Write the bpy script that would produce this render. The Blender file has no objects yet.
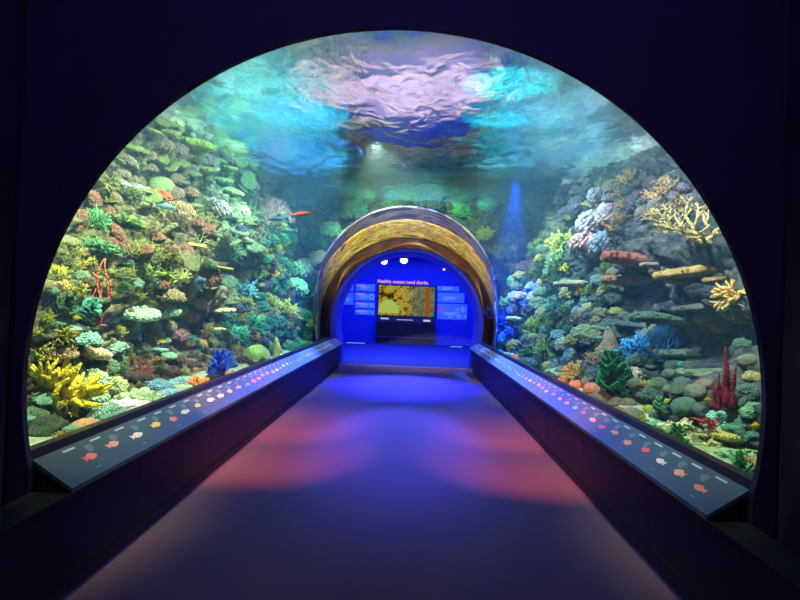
import bpy, math, random
from mathutils import Vector, Matrix, Quaternion, noise
from mathutils.bvhtree import BVHTree

sc = bpy.context.scene
col = sc.collection
PI = math.pi
V = Vector
random.seed(7)

# ------------------------------------------------------------------ camera
F = 620.0
EYE = V((0, 0, 1.6))
yc = V((11.0, -7.0, -F)).normalized()                 # tunnel direction seen by the camera
roll = math.radians(2.1)
zc = V((math.sin(roll), math.cos(roll), 0))
zc = (zc - yc * zc.dot(yc)).normalized()
xc = yc.cross(zc)
ROT = Matrix((xc, yc, zc))                            # camera -> world
cam_d = bpy.data.cameras.new('camera')
cam = bpy.data.objects.new('camera', cam_d)
col.objects.link(cam)
cam_d.sensor_width = 36.0
cam_d.lens = F / 800 * 36
cam_d.clip_start = 0.05
cam_d.clip_end = 200
cam.matrix_world = Matrix.Translation(EYE) @ ROT.to_4x4()
sc.camera = cam


def ray(px, py):
    return (ROT @ V((px - 400, 300 - py, -F))).normalized()


def at(px, py, Y):
    r = ray(px, py)
    return EYE + r * (Y / r.y)


AX, AZ, R = -0.0875, 1.152, 1.835                     # tunnel axis and opening radius
Y0, Y1 = 3.1, 14.9                                    # near and far portal
ZW = 4.3                                              # water level

# ------------------------------------------------------------------ objects
def tag(o, label=None, cat=None, group=None, kind=None):
    if label: o['label'] = label
    if cat: o['category'] = cat
    if group: o['group'] = group
    if kind: o['kind'] = kind
    return o


def empty(name, loc=(0, 0, 0), label=None, cat=None, group=None):
    o = bpy.data.objects.new(name, None)
    o.empty_display_size = 0.1
    o.location = loc
    col.objects.link(o)
    return tag(o, label, cat, group)


class MB:
    def __init__(s):
        s.v, s.f = [], []

    def mesh(s, name, smooth=True):
        me = bpy.data.meshes.new(name)
        me.from_pydata([tuple(p) for p in s.v], [], s.f)
        me.validate()
        if smooth:
            me.polygons.foreach_set('use_smooth', [True] * len(me.polygons))
        me.update()
        return me

    def build(s, name, mat, parent=None, smooth=True):
        me = s.mesh(name, smooth)
        me.materials.append(mat)
        o = bpy.data.objects.new(name, me)
        col.objects.link(o)
        if parent: o.parent = parent
        return o

    def add(s, vs, fs):
        b = len(s.v)
        s.v += [V(p) for p in vs]
        s.f += [tuple(i + b for i in f) for f in fs]

    def box(s, a, b):
        (x0, y0, z0), (x1, y1, z1) = a, b
        s.add([(x0, y0, z0), (x1, y0, z0), (x1, y1, z0), (x0, y1, z0), (x0, y0, z1), (x1, y0, z1), (x1, y1, z1), (x0, y1, z1)],
              [(0, 3, 2, 1), (4, 5, 6, 7), (0, 1, 5, 4), (1, 2, 6, 5), (2, 3, 7, 6), (3, 0, 4, 7)])

    def prism_y(s, poly, y0, y1):
        """a closed outline in (x, z) swept along y"""
        n = len(poly)
        vs = [(x, y0, z) for x, z in poly] + [(x, y1, z) for x, z in poly]
        fs = [(i, (i + 1) % n, n + (i + 1) % n, n + i) for i in range(n)]
        fs += [tuple(range(n - 1, -1, -1)), tuple(range(n, 2 * n))]
        s.add(vs, fs)

    def rings(s, rs, cap0=True, cap1=True, closed=True):
        n = len(rs[0])
        b = len(s.v)
        for r in rs: s.v += [V(p) for p in r]
        for k in range(len(rs) - 1):
            for i in range(n if closed else n - 1):
                j = (i + 1) % n
                s.f.append((b + k * n + i, b + k * n + j, b + (k + 1) * n + j, b + (k + 1) * n + i))
        if cap0: s.f.append(tuple(b + i for i in range(n - 1, -1, -1)))
        if cap1: s.f.append(tuple(b + (len(rs) - 1) * n + i for i in range(n)))

    def tube(s, pts, rad, n=6, cap0=True, cap1=True, flat=1.0):
        pts = [V(p) for p in pts]
        if not hasattr(rad, '__len__'): rad = [rad] * len(pts)
        t = (pts[1] - pts[0]).normalized()
        u = t.orthogonal().normalized()
        rs = []
        for k, p in enumerate(pts):
            a = pts[max(k - 1, 0)]
            b = pts[min(k + 1, len(pts) - 1)]
            d = b - a
            t2 = d.normalized() if d.length > 1e-6 else t
            u = (u - t2 * u.dot(t2))
            u = u.normalized() if u.length > 1e-5 else t2.orthogonal().normalized()
            w = t2.cross(u)
            t = t2
            rs.append([p + (u * math.cos(2 * PI * i / n) + w * math.sin(2 * PI * i / n) * flat) * rad[k] for i in range(n)])
        s.rings(rs, cap0, cap1)

    def blob(s, c, r, sx=1, sy=1, sz=1, nu=8, nv=5, q=None, nz=0.0, nf=1.0, seed=0.0):
        """a rounded lump, optionally roughened"""
        c = V(c)
        rs = []
        for k in range(nv + 1):
            ph = -PI / 2 + PI * (k + 0.0) / nv
            ph = max(min(ph, PI / 2 - 0.12), -PI / 2 + 0.12)
            ring = []
            for i in range(nu):
                th = 2 * PI * i / nu
                d = V((math.cos(ph) * math.cos(th), math.cos(ph) * math.sin(th), math.sin(ph)))
                m = 1.0
                if nz: m += nz * noise.fractal(d * nf + V((seed, seed * 1.7, seed * 0.3)), 0.9, 2.0, 4)
                p = V((d.x * sx, d.y * sy, d.z * sz)) * (r * m)
                if q: p = q @ p
                ring.append(c + p)
            rs.append(ring)
        s.rings(rs)

    def sheet(s, fn, nu, nv, th):
        """a surface fn(u, v) thickened to th"""
        P = [[fn(i / nu, j / nv) for j in range(nv + 1)] for i in range(nu + 1)]
        N = []
        for i in range(nu + 1):
            row = []
            for j in range(nv + 1):
                a = P[min(i + 1, nu)][j] - P[max(i - 1, 0)][j]
                b = P[i][min(j + 1, nv)] - P[i][max(j - 1, 0)]
                n = a.cross(b)
                row.append(n.normalized() if n.length > 1e-9 else V((0, 0, 1)))
            N.append(row)
        b0 = len(s.v)
        w = nv + 1
        M = (nu + 1) * w
        for sg in (0.5, -0.5):
            for i in range(nu + 1):
                for j in range(nv + 1):
                    s.v.append(P[i][j] + N[i][j] * th * sg)
        for i in range(nu):
            for j in range(nv):
                a, b, c, d = b0 + i * w + j, b0 + (i + 1) * w + j, b0 + (i + 1) * w + j + 1, b0 + i * w + j + 1
                s.f.append((a, b, c, d))
                s.f.append((d + M, c + M, b + M, a + M))
        for i in range(nu):
            for j in (0, nv):
                a, b = b0 + i * w + j, b0 + (i + 1) * w + j
                s.f.append((a, b, b + M, a + M) if j else (b, a, a + M, b + M))
        for j in range(nv):
            for i in (0, nu):
                a, b = b0 + i * w + j, b0 + i * w + j + 1
                s.f.append((b, a, a + M, b + M) if i else (a, b, b + M, a + M))


# ------------------------------------------------------------------ materials
def lin(c):
    return tuple(((x / 255) / 12.92 if x / 255 <= 0.04045 else ((x / 255 + 0.055) / 1.055) ** 2.4) for x in c)


def node_mat(name):
    m = bpy.data.materials.new(name)
    m.use_nodes = True
    nt = m.node_tree
    for n in list(nt.nodes): nt.nodes.remove(n)
    return m, nt, nt.nodes.new('ShaderNodeOutputMaterial')


def N(nt, t, **kw):
    n = nt.nodes.new(t)
    for k, v in kw.items():
        if k in n.inputs: n.inputs[k].default_value = v
        else: setattr(n, k, v)
    return n


_mats = {}


def pmat(name, c, c2=None, scale=6.0, rough=0.6, bump=0.0, bscale=None, metal=0.0, spec=0.4, kind='noise', coords='Object', detail=5.0, lo=0.4, hi=0.62, c3=None, dist=0.02, stretch=None):
    if name in _mats: return _mats[name]
    m, nt, out = node_mat(name)
    L = nt.links.new
    b = N(nt, 'ShaderNodeBsdfPrincipled')
    b.inputs['Roughness'].default_value = rough
    b.inputs['Metallic'].default_value = metal
    b.inputs['Specular IOR Level'].default_value = spec
    L(b.outputs[0], out.inputs[0])
    c = tuple(c) + (1,)
    tc = N(nt, 'ShaderNodeTexCoord')
    src = tc.outputs[coords]
    if stretch:
        mp = N(nt, 'ShaderNodeMapping')
        mp.inputs['Scale'].default_value = stretch
        L(src, mp.inputs[0])
        src = mp.outputs[0]
    if c2 is not None:
        if kind == 'voronoi':
            t = N(nt, 'ShaderNodeTexVoronoi', Scale=scale)
            o = t.outputs['Distance']
        else:
            t = N(nt, 'ShaderNodeTexNoise', Scale=scale, Detail=detail, Roughness=0.62)
            o = t.outputs[0]
        L(src, t.inputs['Vector'])
        r = N(nt, 'ShaderNodeValToRGB')
        r.color_ramp.elements[0].position = lo
        r.color_ramp.elements[1].position = hi
        r.color_ramp.elements[0].color = c
        r.color_ramp.elements[1].color = tuple(c2) + (1,)
        if c3 is not None:
            e = r.color_ramp.elements.new((lo + hi) / 2)
            e.color = tuple(c3) + (1,)
        L(o, r.inputs[0])
        L(r.outputs[0], b.inputs['Base Color'])
    else:
        b.inputs['Base Color'].default_value = c
    if bump:
        t = N(nt, 'ShaderNodeTexNoise', Scale=bscale or scale * 3, Detail=4.0) if kind != 'voronoi' else N(nt, 'ShaderNodeTexVoronoi', Scale=bscale or scale * 3)
        L(src, t.inputs['Vector'])
        bp = N(nt, 'ShaderNodeBump', Strength=bump, Distance=dist)
        L(t.outputs[0], bp.inputs['Height'])
        L(bp.outputs[0], b.inputs['Normal'])
    _mats[name] = m
    return m


def emat(name, c, s):
    m, nt, out = node_mat(name)
    e = N(nt, 'ShaderNodeEmission', Color=tuple(c) + (1,), Strength=s)
    nt.links.new(e.outputs[0], out.inputs[0])
    return m


def coral_mat(rgb, tip=None, bs=40.0, bump=0.5, base=0.55):
    """coral tissue: its own colour, paler growing tips, a fine rough skin"""
    key = 'coral_%d_%d_%d_%s_%d' % (*rgb, 'x' if tip is None else '%d%d%d' % tuple(tip), int(bs))
    if key in _mats: return _mats[key]
    m, nt, out = node_mat(key)
    L = nt.links.new
    b = N(nt, 'ShaderNodeBsdfPrincipled', Roughness=0.65)
    b.inputs['Specular IOR Level'].default_value = 0.25
    L(b.outputs[0], out.inputs[0])
    tc = N(nt, 'ShaderNodeTexCoord')
    t = N(nt, 'ShaderNodeTexNoise', Scale=4.0, Detail=6.0, Roughness=0.7)
    L(tc.outputs['Object'], t.inputs['Vector'])
    c = lin(rgb)
    d = tuple(x * base for x in c)
    r = N(nt, 'ShaderNodeValToRGB')
    r.color_ramp.elements[0].position = 0.36
    r.color_ramp.elements[1].position = 0.62
    r.color_ramp.elements[0].color = d + (1,)
    r.color_ramp.elements[1].color = c + (1,)
    L(t.outputs[0], r.inputs[0])
    csrc = r.outputs[0]
    v = N(nt, 'ShaderNodeTexVoronoi', Scale=bs)
    L(tc.outputs['Object'], v.inputs['Vector'])
    if tip is not None:
        vr = N(nt, 'ShaderNodeValToRGB')
        vr.color_ramp.elements[0].position = 0.10
        vr.color_ramp.elements[1].position = 0.45
        vr.color_ramp.elements[0].color = lin(tip) + (1,)
        vr.color_ramp.elements[1].color = (0, 0, 0, 1)
        fac = N(nt, 'ShaderNodeMapRange')
        fac.inputs[1].default_value = 0.42
        fac.inputs[2].default_value = 0.12
        L(v.outputs['Distance'], fac.inputs[0])
        mx = N(nt, 'ShaderNodeMixRGB')
        mx.inputs[2].default_value = lin(tip) + (1,)
        L(fac.outputs[0], mx.inputs[0])
        L(csrc, mx.inputs[1])
        csrc = mx.outputs[0]
    L(csrc, b.inputs['Base Color'])
    bp = N(nt, 'ShaderNodeBump', Strength=bump, Distance=0.03)
    bp.invert = True
    L(v.outputs['Distance'], bp.inputs['Height'])
    L(bp.outputs[0], b.inputs['Normal'])
    _mats[key] = m
    return m


# ------------------------------------------------------------------ tank: rock reefs
def sm(a, b, t):
    t = max(0, min(1, (t - a) / (b - a)))
    return t * t * (3 - 2 * t)


def reef_side(sg, seed):
    """a rock reef rising beside the tunnel on side sg, a closed solid"""
    mb = MB()
    ns, nz = 380, 170
    grid = []
    ys = [3.3 + (16.3 - 3.3) * i / ns for i in range(ns + 1)]
    for y in ys:
        row = []
        for j in range(nz + 1):
            z = 0.35 + ZW * j / nz
            k = (y - 2.4) / 14.2
            x0 = 2.48 - 0.10 * k
            x1 = 4.35 - 1.25 * k
            t = (z - 0.5) / 3.8
            # stepped terraces
            st = t + 0.045 * math.sin(t * 26 + y * 0.8 + seed)
            x = x0 + (x1 - x0) * (0.25 * st + 0.75 * sm(0.0, 1.0, st))
            p = V((x * sg, y, z))
            q = p * 0.9 + V((seed * 3.1, 0, seed))
            n1 = noise.fractal(q, 0.9, 2.1, 5)
            n2 = noise.fractal(V((q.x * 2.6, q.y * 2.6, q.z * 4.6)) + V((9, 2, 4)), 0.8, 2.0, 4)
            n3 = abs(noise.noise(V((p.x * 7, p.y * 7, p.z * 9))))
            n4 = noise.fractal(V((p.x * 11, p.y * 11, p.z * 13)), 0.8, 2.0, 3)
            dx = 0.34 * n1 + 0.17 * n2 + 0.07 * n3 + 0.06 * n4
            xx = x - dx
            if sg < 0:                                     # shadowy hollows under overhangs
                xx += 0.75 * math.exp(-((y - 7.6) / 1.7) ** 2 - ((z - 1.15) / 0.36) ** 2)
                xx += 0.45 * math.exp(-((y - 10.8) / 1.2) ** 2 - ((z - 1.9) / 0.4) ** 2)
            else:
                xx += 0.6 * math.exp(-((y - 6.0) / 1.6) ** 2 - ((z - 1.35) / 0.34) ** 2)
                xx += 0.5 * math.exp(-((y - 8.4) / 1.4) ** 2 - ((z - 1.95) / 0.32) ** 2)
            # keep clear of the acrylic
            rr = math.sqrt(max(0, 2.16 ** 2 - (z - AZ) ** 2)) if abs(z - AZ) < 2.16 else 0
            xx = max(xx, rr + 0.02 + (AX * sg))
            row.append(V((AX + sg * xx, y + 0.12 * n2, z + 0.10 * n2)))
        grid.append(row)
    w = nz + 1
    for row in grid: mb.v += row
    for i in range(ns):
        for j in range(nz):
            a, b, c, d = i * w + j, (i + 1) * w + j, (i + 1) * w + j + 1, i * w + j + 1
            mb.f.append((a, b, c, d) if sg < 0 else (d, c, b, a))
    # solid back
    loop = [i * w for i in range(ns + 1)] + [ns * w + j for j in range(1, nz + 1)] + [i * w + nz for i in range(ns - 1, -1, -1)] + [j for j in range(nz - 1, 0, -1)]
    b0 = len(mb.v)
    for i in loop:
        p = mb.v[i]
        mb.v.append(V((AX + sg * 5.1, p.y, p.z)))
    n = len(loop)
    for k in range(n):
        l = (k + 1) % n
        f = (loop[k], loop[l], b0 + l, b0 + k)
        mb.f.append(f[::-1] if sg < 0 else f)
    mb.f.append(tuple(b0 + k for k in range(n)) if sg > 0 else tuple(b0 + k for k in range(n - 1, -1, -1)))
    return mb


def reef_back():
    """rock face around the far end of the tunnel"""
    mb = MB()
    na, nr = 150, 60
    grid = []
    for i in range(na + 1):
        a = math.radians(-40 + 260 * i / na)
        row = []
        for j in range(nr + 1):
            rr = 2.14 + (4.0 - 2.14) * j / nr
            p = V((AX + rr * math.cos(a), 0, AZ + rr * math.sin(a)))
            q = V((p.x * 1.1, 3.3, p.z * 1.1))
            n1 = noise.fractal(q, 0.9, 2.1, 5)
            n2 = noise.fractal(q * 3.1, 0.8, 2.0, 4)
            p.y = 15.9 - 0.45 * n1 - 0.22 * n2 + 0.25 * sm(2.3, 2.9, rr)
            row.append(p)
        grid.append(row)
    w = nr + 1
    for row in grid: mb.v += row
    for i in range(na):
        for j in range(nr):
            a, b, c, d = i * w + j, (i + 1) * w + j, (i + 1) * w + j + 1, i * w + j + 1
            mb.f.append((d, c, b, a))
    loop = [i * w for i in range(na + 1)] + [na * w + j for j in range(1, nr + 1)] + [i * w + nr for i in range(na - 1, -1, -1)] + [j for j in range(nr - 1, 0, -1)]
    b0 = len(mb.v)
    for i in loop:
        p = mb.v[i]
        mb.v.append(V((p.x, 16.9, p.z)))
    n = len(loop)
    for k in range(n):
        l = (k + 1) % n
        mb.f.append((loop[k], loop[l], b0 + l, b0 + k))
    # back cap as the same grid, flat
    b1 = len(mb.v)
    for row in grid:
        for p in row: mb.v.append(V((p.x, 16.9, p.z)))
    for i in range(na):
        for j in range(nr):
            a, b, c, d = b1 + i * w + j, b1 + (i + 1) * w + j, b1 + (i + 1) * w + j + 1, b1 + i * w + j + 1
            mb.f.append((a, b, c, d))
    return mb


def rock_mat(name, cols, sc_=1.2):
    """live rock: patches of crust, algae and bare dark stone"""
    m, nt, out = node_mat(name)
    L = nt.links.new
    b = N(nt, 'ShaderNodeBsdfPrincipled', Roughness=0.8)
    b.inputs['Specular IOR Level'].default_value = 0.2
    L(b.outputs[0], out.inputs[0])
    tc = N(nt, 'ShaderNodeTexCoord')
    t = N(nt, 'ShaderNodeTexNoise', Scale=sc_, Detail=8.0, Roughness=0.72)
    t.inputs['Distortion'].default_value = 0.6
    L(tc.outputs['Object'], t.inputs['Vector'])
    r = N(nt, 'ShaderNodeValToRGB')
    els = r.color_ramp.elements
    k = len(cols)
    while len(els) < k: els.new(0.5)
    for i, c in enumerate(cols):
        els[i].position = 0.30 + 0.40 * i / (k - 1)
        els[i].color = lin(c) + (1,)
    L(t.outputs[0], r.inputs[0])
    t2 = N(nt, 'ShaderNodeTexVoronoi', Scale=7.0)
    L(tc.outputs['Object'], t2.inputs['Vector'])
    t3 = N(nt, 'ShaderNodeTexNoise', Scale=9.0, Detail=8.0, Roughness=0.75)
    L(tc.outputs['Object'], t3.inputs['Vector'])
    r3 = N(nt, 'ShaderNodeValToRGB')
    r3.color_ramp.elements[0].position = 0.36
    r3.color_ramp.elements[1].position = 0.66
    r3.color_ramp.elements[0].color = (0.25, 0.25, 0.25, 1)
    r3.color_ramp.elements[1].color = (1.9, 1.9, 1.7, 1)
    L(t3.outputs[0], r3.inputs[0])
    mx = N(nt, 'ShaderNodeMixRGB', blend_type='MULTIPLY')
    mx.inputs[0].default_value = 1.0
    L(r.outputs[0], mx.inputs[1])
    L(r3.outputs[0], mx.inputs[2])
    L(mx.outputs[0], b.inputs['Base Color'])
    ad = N(nt, 'ShaderNodeMath', operation='ADD')
    L(t3.outputs[0], ad.inputs[0])
    L(t2.outputs['Distance'], ad.inputs[1])
    bp = N(nt, 'ShaderNodeBump', Strength=0.9, Distance=0.08)
    L(ad.outputs[0], bp.inputs['Height'])
    L(bp.outputs[0], b.inputs['Normal'])
    return m


rockL = rock_mat('live_rock_left', [(22, 24, 40), (48, 54, 54), (80, 84, 62), (120, 126, 76), (108, 86, 80), (84, 120, 92)])
rockR = rock_mat('live_rock_right', [(20, 26, 44), (36, 46, 62), (58, 66, 78), (80, 84, 84), (62, 76, 80), (92, 84, 80)])  # darker and bluer than the left rock: blue haze put into its colour
rockB = rock_mat('live_rock_back', [(14, 20, 26), (30, 44, 44), (50, 76, 66), (70, 96, 70), (60, 70, 90)])

mbL, mbR, mbB = reef_side(-1, 1.0), reef_side(1, 5.0), reef_back()
rl = tag(mbL.build('reef_rock', rockL), 'long mossy brown and green rock reef rising behind the glass at the left', 'reef')
rr_ = tag(mbR.build('reef_rock', rockR), 'long grey brown ledged rock reef rising behind the glass at the right', 'reef')
rb = tag(mbB.build('reef_rock', rockB), 'dark green rock face surrounding the far mouth of the tunnel', 'reef')

sand = pmat('tank_sand', lin((120, 150, 120)), lin((170, 190, 150)), scale=14, rough=0.9, bump=0.5, bscale=60)
for sg, nm in ((-1, 'left'), (1, 'right')):
    mb = MB()
    nx, ny = 14, 90
    g = []
    fn = lambda u, v: V((AX + sg * (1.93 + 2.6 * u), 3.15 + 11.9 * v, 0.55 + 0.05 * noise.noise(V((u * 7, v * 30, sg)))))
    mb.sheet(fn, nx, ny, 0.25)
    mb.build('sea_bed', sand)
    o = bpy.data.objects[-1] if False else [q for q in col.objects if q.name.startswith('sea_bed')][-1]
    tag(o, None, None, None, 'structure')
    o.name = 'floor_tank_' + nm

bv, bf = [], []
for o in col.objects:
    if o.type == 'MESH':
        b0 = len(bv)
        bv += [v.co.copy() for v in o.data.vertices]
        bf += [tuple(i + b0 for i in p.vertices) for p in o.data.polygons]
REEF = BVHTree.FromPolygons(bv, bf)


def hit(px, py):
    d = ray(px, py)
    # start beyond the acrylic line so that nothing lands inside the tunnel
    loc, nrm, _, _ = REEF.ray_cast(EYE + d * 0.5, d)
    if loc is None: return None
    if nrm.dot(d) > 0: nrm = -nrm
    return loc, nrm


# ------------------------------------------------------------------ coral kinds, each about 1 m across, rooted at z = 0
def g_branch(seed, mains=7, depth=3, spread=1.0, r=0.07, ln=0.42, up=0.5, n=6):
    rnd = random.Random(seed)
    mb = MB()

    def grow(p, d, l, r, k):
        e = V((rnd.gauss(0, 1), rnd.gauss(0, 1), rnd.gauss(0, 0.5))) * 0.18
        m = p + (d + e * 0.5).normalized() * l * 0.5
        q = m + (d + e + V((0, 0, 0.2 * up))).normalized() * l * 0.5
        tip = k == 0
        mb.tube([p, m, q], [r, r * 0.88, r * (0.45 if tip else 0.75)], n=n, cap0=False)
        if k:
            for _ in range(rnd.choice((2, 2, 3))):
                dd = (d + V((rnd.gauss(0, 1), rnd.gauss(0, 1), rnd.gauss(0.25, 0.7) * up)) * 0.6).normalized()
                grow(q - d * r * 0.3, dd, l * rnd.uniform(0.62, 0.9), r * 0.74, k - 1)
    for i in range(mains):
        a = 2 * PI * i / mains + rnd.uniform(-0.3, 0.3)
        s = spread * rnd.uniform(0.3, 1.0)
        grow(V((0, 0, 0)), V((math.cos(a) * s, math.sin(a) * s, up + rnd.uniform(0, 0.5))).normalized(), ln, r, depth - 1)
    return [('branches', mb), ('holdfast', g_base(seed, 0.16))]


def g_base(seed, r, h=0.5):
    mb = MB()
    mb.blob((0, 0, 0), r, 1.2, 1.2, h, nu=12, nv=8, nz=0.35, nf=1.4, seed=seed)
    return mb


def g_dome(seed, sz=0.75, rough=0.10, nu=36, nv=20):
    mb = MB()
    mb.blob((0, 0, 0.1), 0.5, 1, 1, sz, nu=nu, nv=nv, nz=rough, nf=1.6, seed=seed)
    return [('dome', mb), ('holdfast', g_base(seed + 1, 0.36, 0.3))]


def g_knobs(seed, n=150, k=0.075, sz=0.7, lng=1.0):
    rnd = random.Random(seed)
    mb = MB()
    core = MB()
    core.blob((0, 0, 0.05), 0.40, 1, 1, sz, nu=16, nv=10, nz=0.2, nf=1.5, seed=seed)
    ga = PI * (3 - math.sqrt(5))
    for i in range(n):
        z = 1 - (i + 0.5) / n * 1.25
        rr = math.sqrt(max(0, 1 - z * z))
        d = V((rr * math.cos(ga * i), rr * math.sin(ga * i), z))
        lump = 1 + 0.22 * noise.noise(d * 1.7 + V((seed, 0, 0)))
        p = V((d.x, d.y, d.z * sz)) * 0.44 * lump * rnd.uniform(0.94, 1.06)
        q = d.to_track_quat('Z', 'Y')
        mb.blob(p + V((0, 0, 0.05)), k * rnd.uniform(0.75, 1.3), 1, 1, 1.25 * lng, nu=7, nv=4, q=q)
    return [('knobs', mb), ('core', core)]


def g_table(seed, n=170, th=0.10, k=0.05, stalk=0.3):
    rnd = random.Random(seed)
    mb = MB()
    rs = []
    nu = 40

    def rad(a):
        return 0.5 * (1 + 0.22 * noise.noise(V((math.cos(a) * 1.3 + seed, math.sin(a) * 1.3, 0))))
    for f, z in ((0.20, -0.16), (0.72, -0.07), (0.96, -0.02), (1.0, 0.03), (0.94, th), (0.5, th + 0.03), (0.05, th + 0.035)):
        rs.append([V((math.cos(2 * PI * i / nu) * rad(2 * PI * i / nu) * f, math.sin(2 * PI * i / nu) * rad(2 * PI * i / nu) * f, stalk + z + 0.02 * noise.noise(V((i * 0.4, f * 4, seed))))) for i in range(nu)])
    mb.rings(rs)
    for i in range(n):
        a = i * PI * (3 - math.sqrt(5))
        f = math.sqrt((i + 0.5) / n)
        rr = rad(a) * f * 0.99
        mb.blob((math.cos(a) * rr, math.sin(a) * rr, stalk + th * (1 - 0.5 * f ** 6) + 0.01), k * rnd.uniform(0.7, 1.3), 1, 1, 1.1, nu=6, nv=4)
    st = MB()
    st.tube([(0, 0, -0.1), (0, 0, stalk * 0.5), (0, 0, stalk - 0.05)], [0.22, 0.15, 0.22], n=10)
    return [('plate', mb), ('stalk', st)]


def g_lettuce(seed, tiers=6, ruff=0.07):
    rnd = random.Random(seed)
    out = []
    for k in range(tiers):
        h = k / max(1, tiers - 1)
        a0 = rnd.uniform(0, 2 * PI)
        span = rnd.uniform(3.4, 5.2)
        rr = 0.5 * (1 - 0.55 * h)
        ph = rnd.uniform(0, 6)

        def fn(u, v):
            a = a0 + u * span
            r = rr * (0.12 + 0.88 * v) * (1 + 0.12 * math.sin(3 * a + ph))
            z = 0.08 + 0.8 * h + 0.22 * v * v - 0.05 + ruff * math.sin(a * 7 + ph) * v * v
            return V((math.cos(a) * r, math.sin(a) * r, z))
        mb = MB()
        mb.sheet(fn, 46, 8, 0.025)
        out.append(('frill', mb))
    st = MB()
    st.tube([(0, 0, -0.1), (0.02, 0, 0.4), (0, 0.02, 0.95)], [0.2, 0.13, 0.06], n=9)
    out.append(('stem', st))
    return out


def g_fan(seed, depth=7, r=0.022):
    rnd = random.Random(seed)
    mb = MB()

    def grow(p, a, l, r, k):
        q = p + V((math.sin(a) * l, rnd.uniform(-0.02, 0.02), math.cos(a) * l))
        mb.tube([p, q], [r, r * 0.8], n=5, cap0=False)
        if k:
            sp = 0.42
            grow(q, a + sp * rnd.uniform(0.4, 1.2), l * rnd.uniform(0.78, 0.98), r * 0.8, k - 1)
            grow(q, a - sp * rnd.uniform(0.4, 1.2), l * rnd.uniform(0.78, 0.98), r * 0.8, k - 1)
    for a in (-0.75, -0.3, 0.2, 0.65):
        grow(V((0, 0, 0)), a, 0.2, r, depth - 1)
    return [('fan', mb), ('holdfast', g_base(seed, 0.10))]


def g_bush(seed, n=130, r=0.022, ln=0.5, sz=0.9):
    rnd = random.Random(seed)
    mb = MB()
    core = MB()
    core.blob((0, 0, 0.08), 0.27, 1, 1, sz, nu=12, nv=8, nz=0.3, nf=1.5, seed=seed)
    ga = PI * (3 - math.sqrt(5))
    for i in range(n):
        z = 1 - (i + 0.5) / n * 1.2
        rr = math.sqrt(max(0, 1 - z * z))
        d = V((rr * math.cos(ga * i), rr * math.sin(ga * i), z)) + V((rnd.gauss(0, 1), rnd.gauss(0, 1), rnd.gauss(0, 1))) * 0.14
        l = ln * rnd.uniform(0.75, 1.12) * (1 + 0.25 * noise.noise(d * 2 + V((seed, 0, 0))))
        p0 = V((0, 0, 0.06)) + V((d.x, d.y, d.z * sz)) * l * 0.35
        p1 = V((0, 0, 0.06)) + V((d.x, d.y, d.z * sz)) * l * 0.75
        p2 = V((0, 0, 0.08)) + V((d.x, d.y, d.z * sz)) * l
        mb.tube([p0, p1, p2], [r, r * 1.1, r * 0.7], n=5, cap0=False)
        for _ in range(3):
            e = (d.normalized() + V((rnd.gauss(0, 1), rnd.gauss(0, 1), rnd.gauss(0, 1))) * 0.7).normalized()
            mb.tube([p1, p1 + e * l * 0.26], [r * 0.9, r * 0.6], n=5, cap0=False)
    return [('twigs', mb), ('core', core)]


def g_tubes(seed, n=5, h=0.9, r=0.09):
    rnd = random.Random(seed)
    out = []
    for i in range(n):
        a = 2 * PI * i / n + rnd.uniform(-0.4, 0.4)
        rr = 0.0 if i == 0 else rnd.uniform(0.1, 0.2)
        l = h * rnd.uniform(0.55, 1.0) if i else h
        b = V((math.cos(a) * rr, math.sin(a) * rr, -0.05))
        d = V((math.cos(a) * rr * 0.9, math.sin(a) * rr * 0.9, 1)).normalized()
        k = r * rnd.uniform(0.8, 1.15)
        up = [b + d * l * t + V((0.02 * math.sin(t * 7 + i), 0, 0)) for t in (0, 0.25, 0.5, 0.75, 0.95, 1.0)]
        mb = MB()
        mb.tube(up + [up[-1] - d * 0.02, up[3], up[2]], [k * 0.75, k * 0.85, k * 0.95, k, k * 1.05, k, k * 0.72, k * 0.66, k * 0.5], n=12)
        out.append(('tube', mb))
    return out


def g_whip(seed, n=5, h=1.0, r=0.016):
    rnd = random.Random(seed)
    out = []
    for i in range(n):
        a = rnd.uniform(0, 6.28)
        ph = rnd.uniform(0, 6)
        pts = []
        for k in range(12):
            t = k / 11
            w = 0.11 * math.sin(t * 5 + ph) * t + 0.16 * t * math.cos(a)
            pts.append(V((w, 0.08 * math.cos(t * 4 + ph) * t, t * h * (0.75 + 0.25 * math.sin(i * 2.1)))))
        mb = MB()
        mb.tube(pts, [r * (1.3 - 0.8 * k / 11) for k in range(12)], n=6)
        out.append(('whip', mb))
    out.append(('holdfast', g_base(seed, 0.07)))
    return out


def g_spire(seed, n=4):
    rnd = random.Random(seed)
    out = []
    for i in range(n):
        a = rnd.uniform(0, 6.28)
        l = 1.0 if i == 0 else rnd.uniform(0.5, 0.85)
        b = V((0.09 * math.cos(a), 0.09 * math.sin(a), -0.05)) if i else V((0, 0, -0.05))
        pts, rad = [], []
        for k in range(10):
            t = k / 9
            pts.append(b + V((0.10 * t * math.cos(a) + 0.015 * math.sin(t * 9 + i), 0.10 * t * math.sin(a), t * l)))
            rad.append((0.085 * (1 - t) ** 0.7 + 0.008) * (1 + 0.25 * math.sin(t * 14 + i * 2)))
        mb = MB()
        mb.tube(pts, rad, n=9, flat=0.7)
        out.append(('spire', mb))
    out.append(('holdfast', g_base(seed, 0.12)))
    return out


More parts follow.
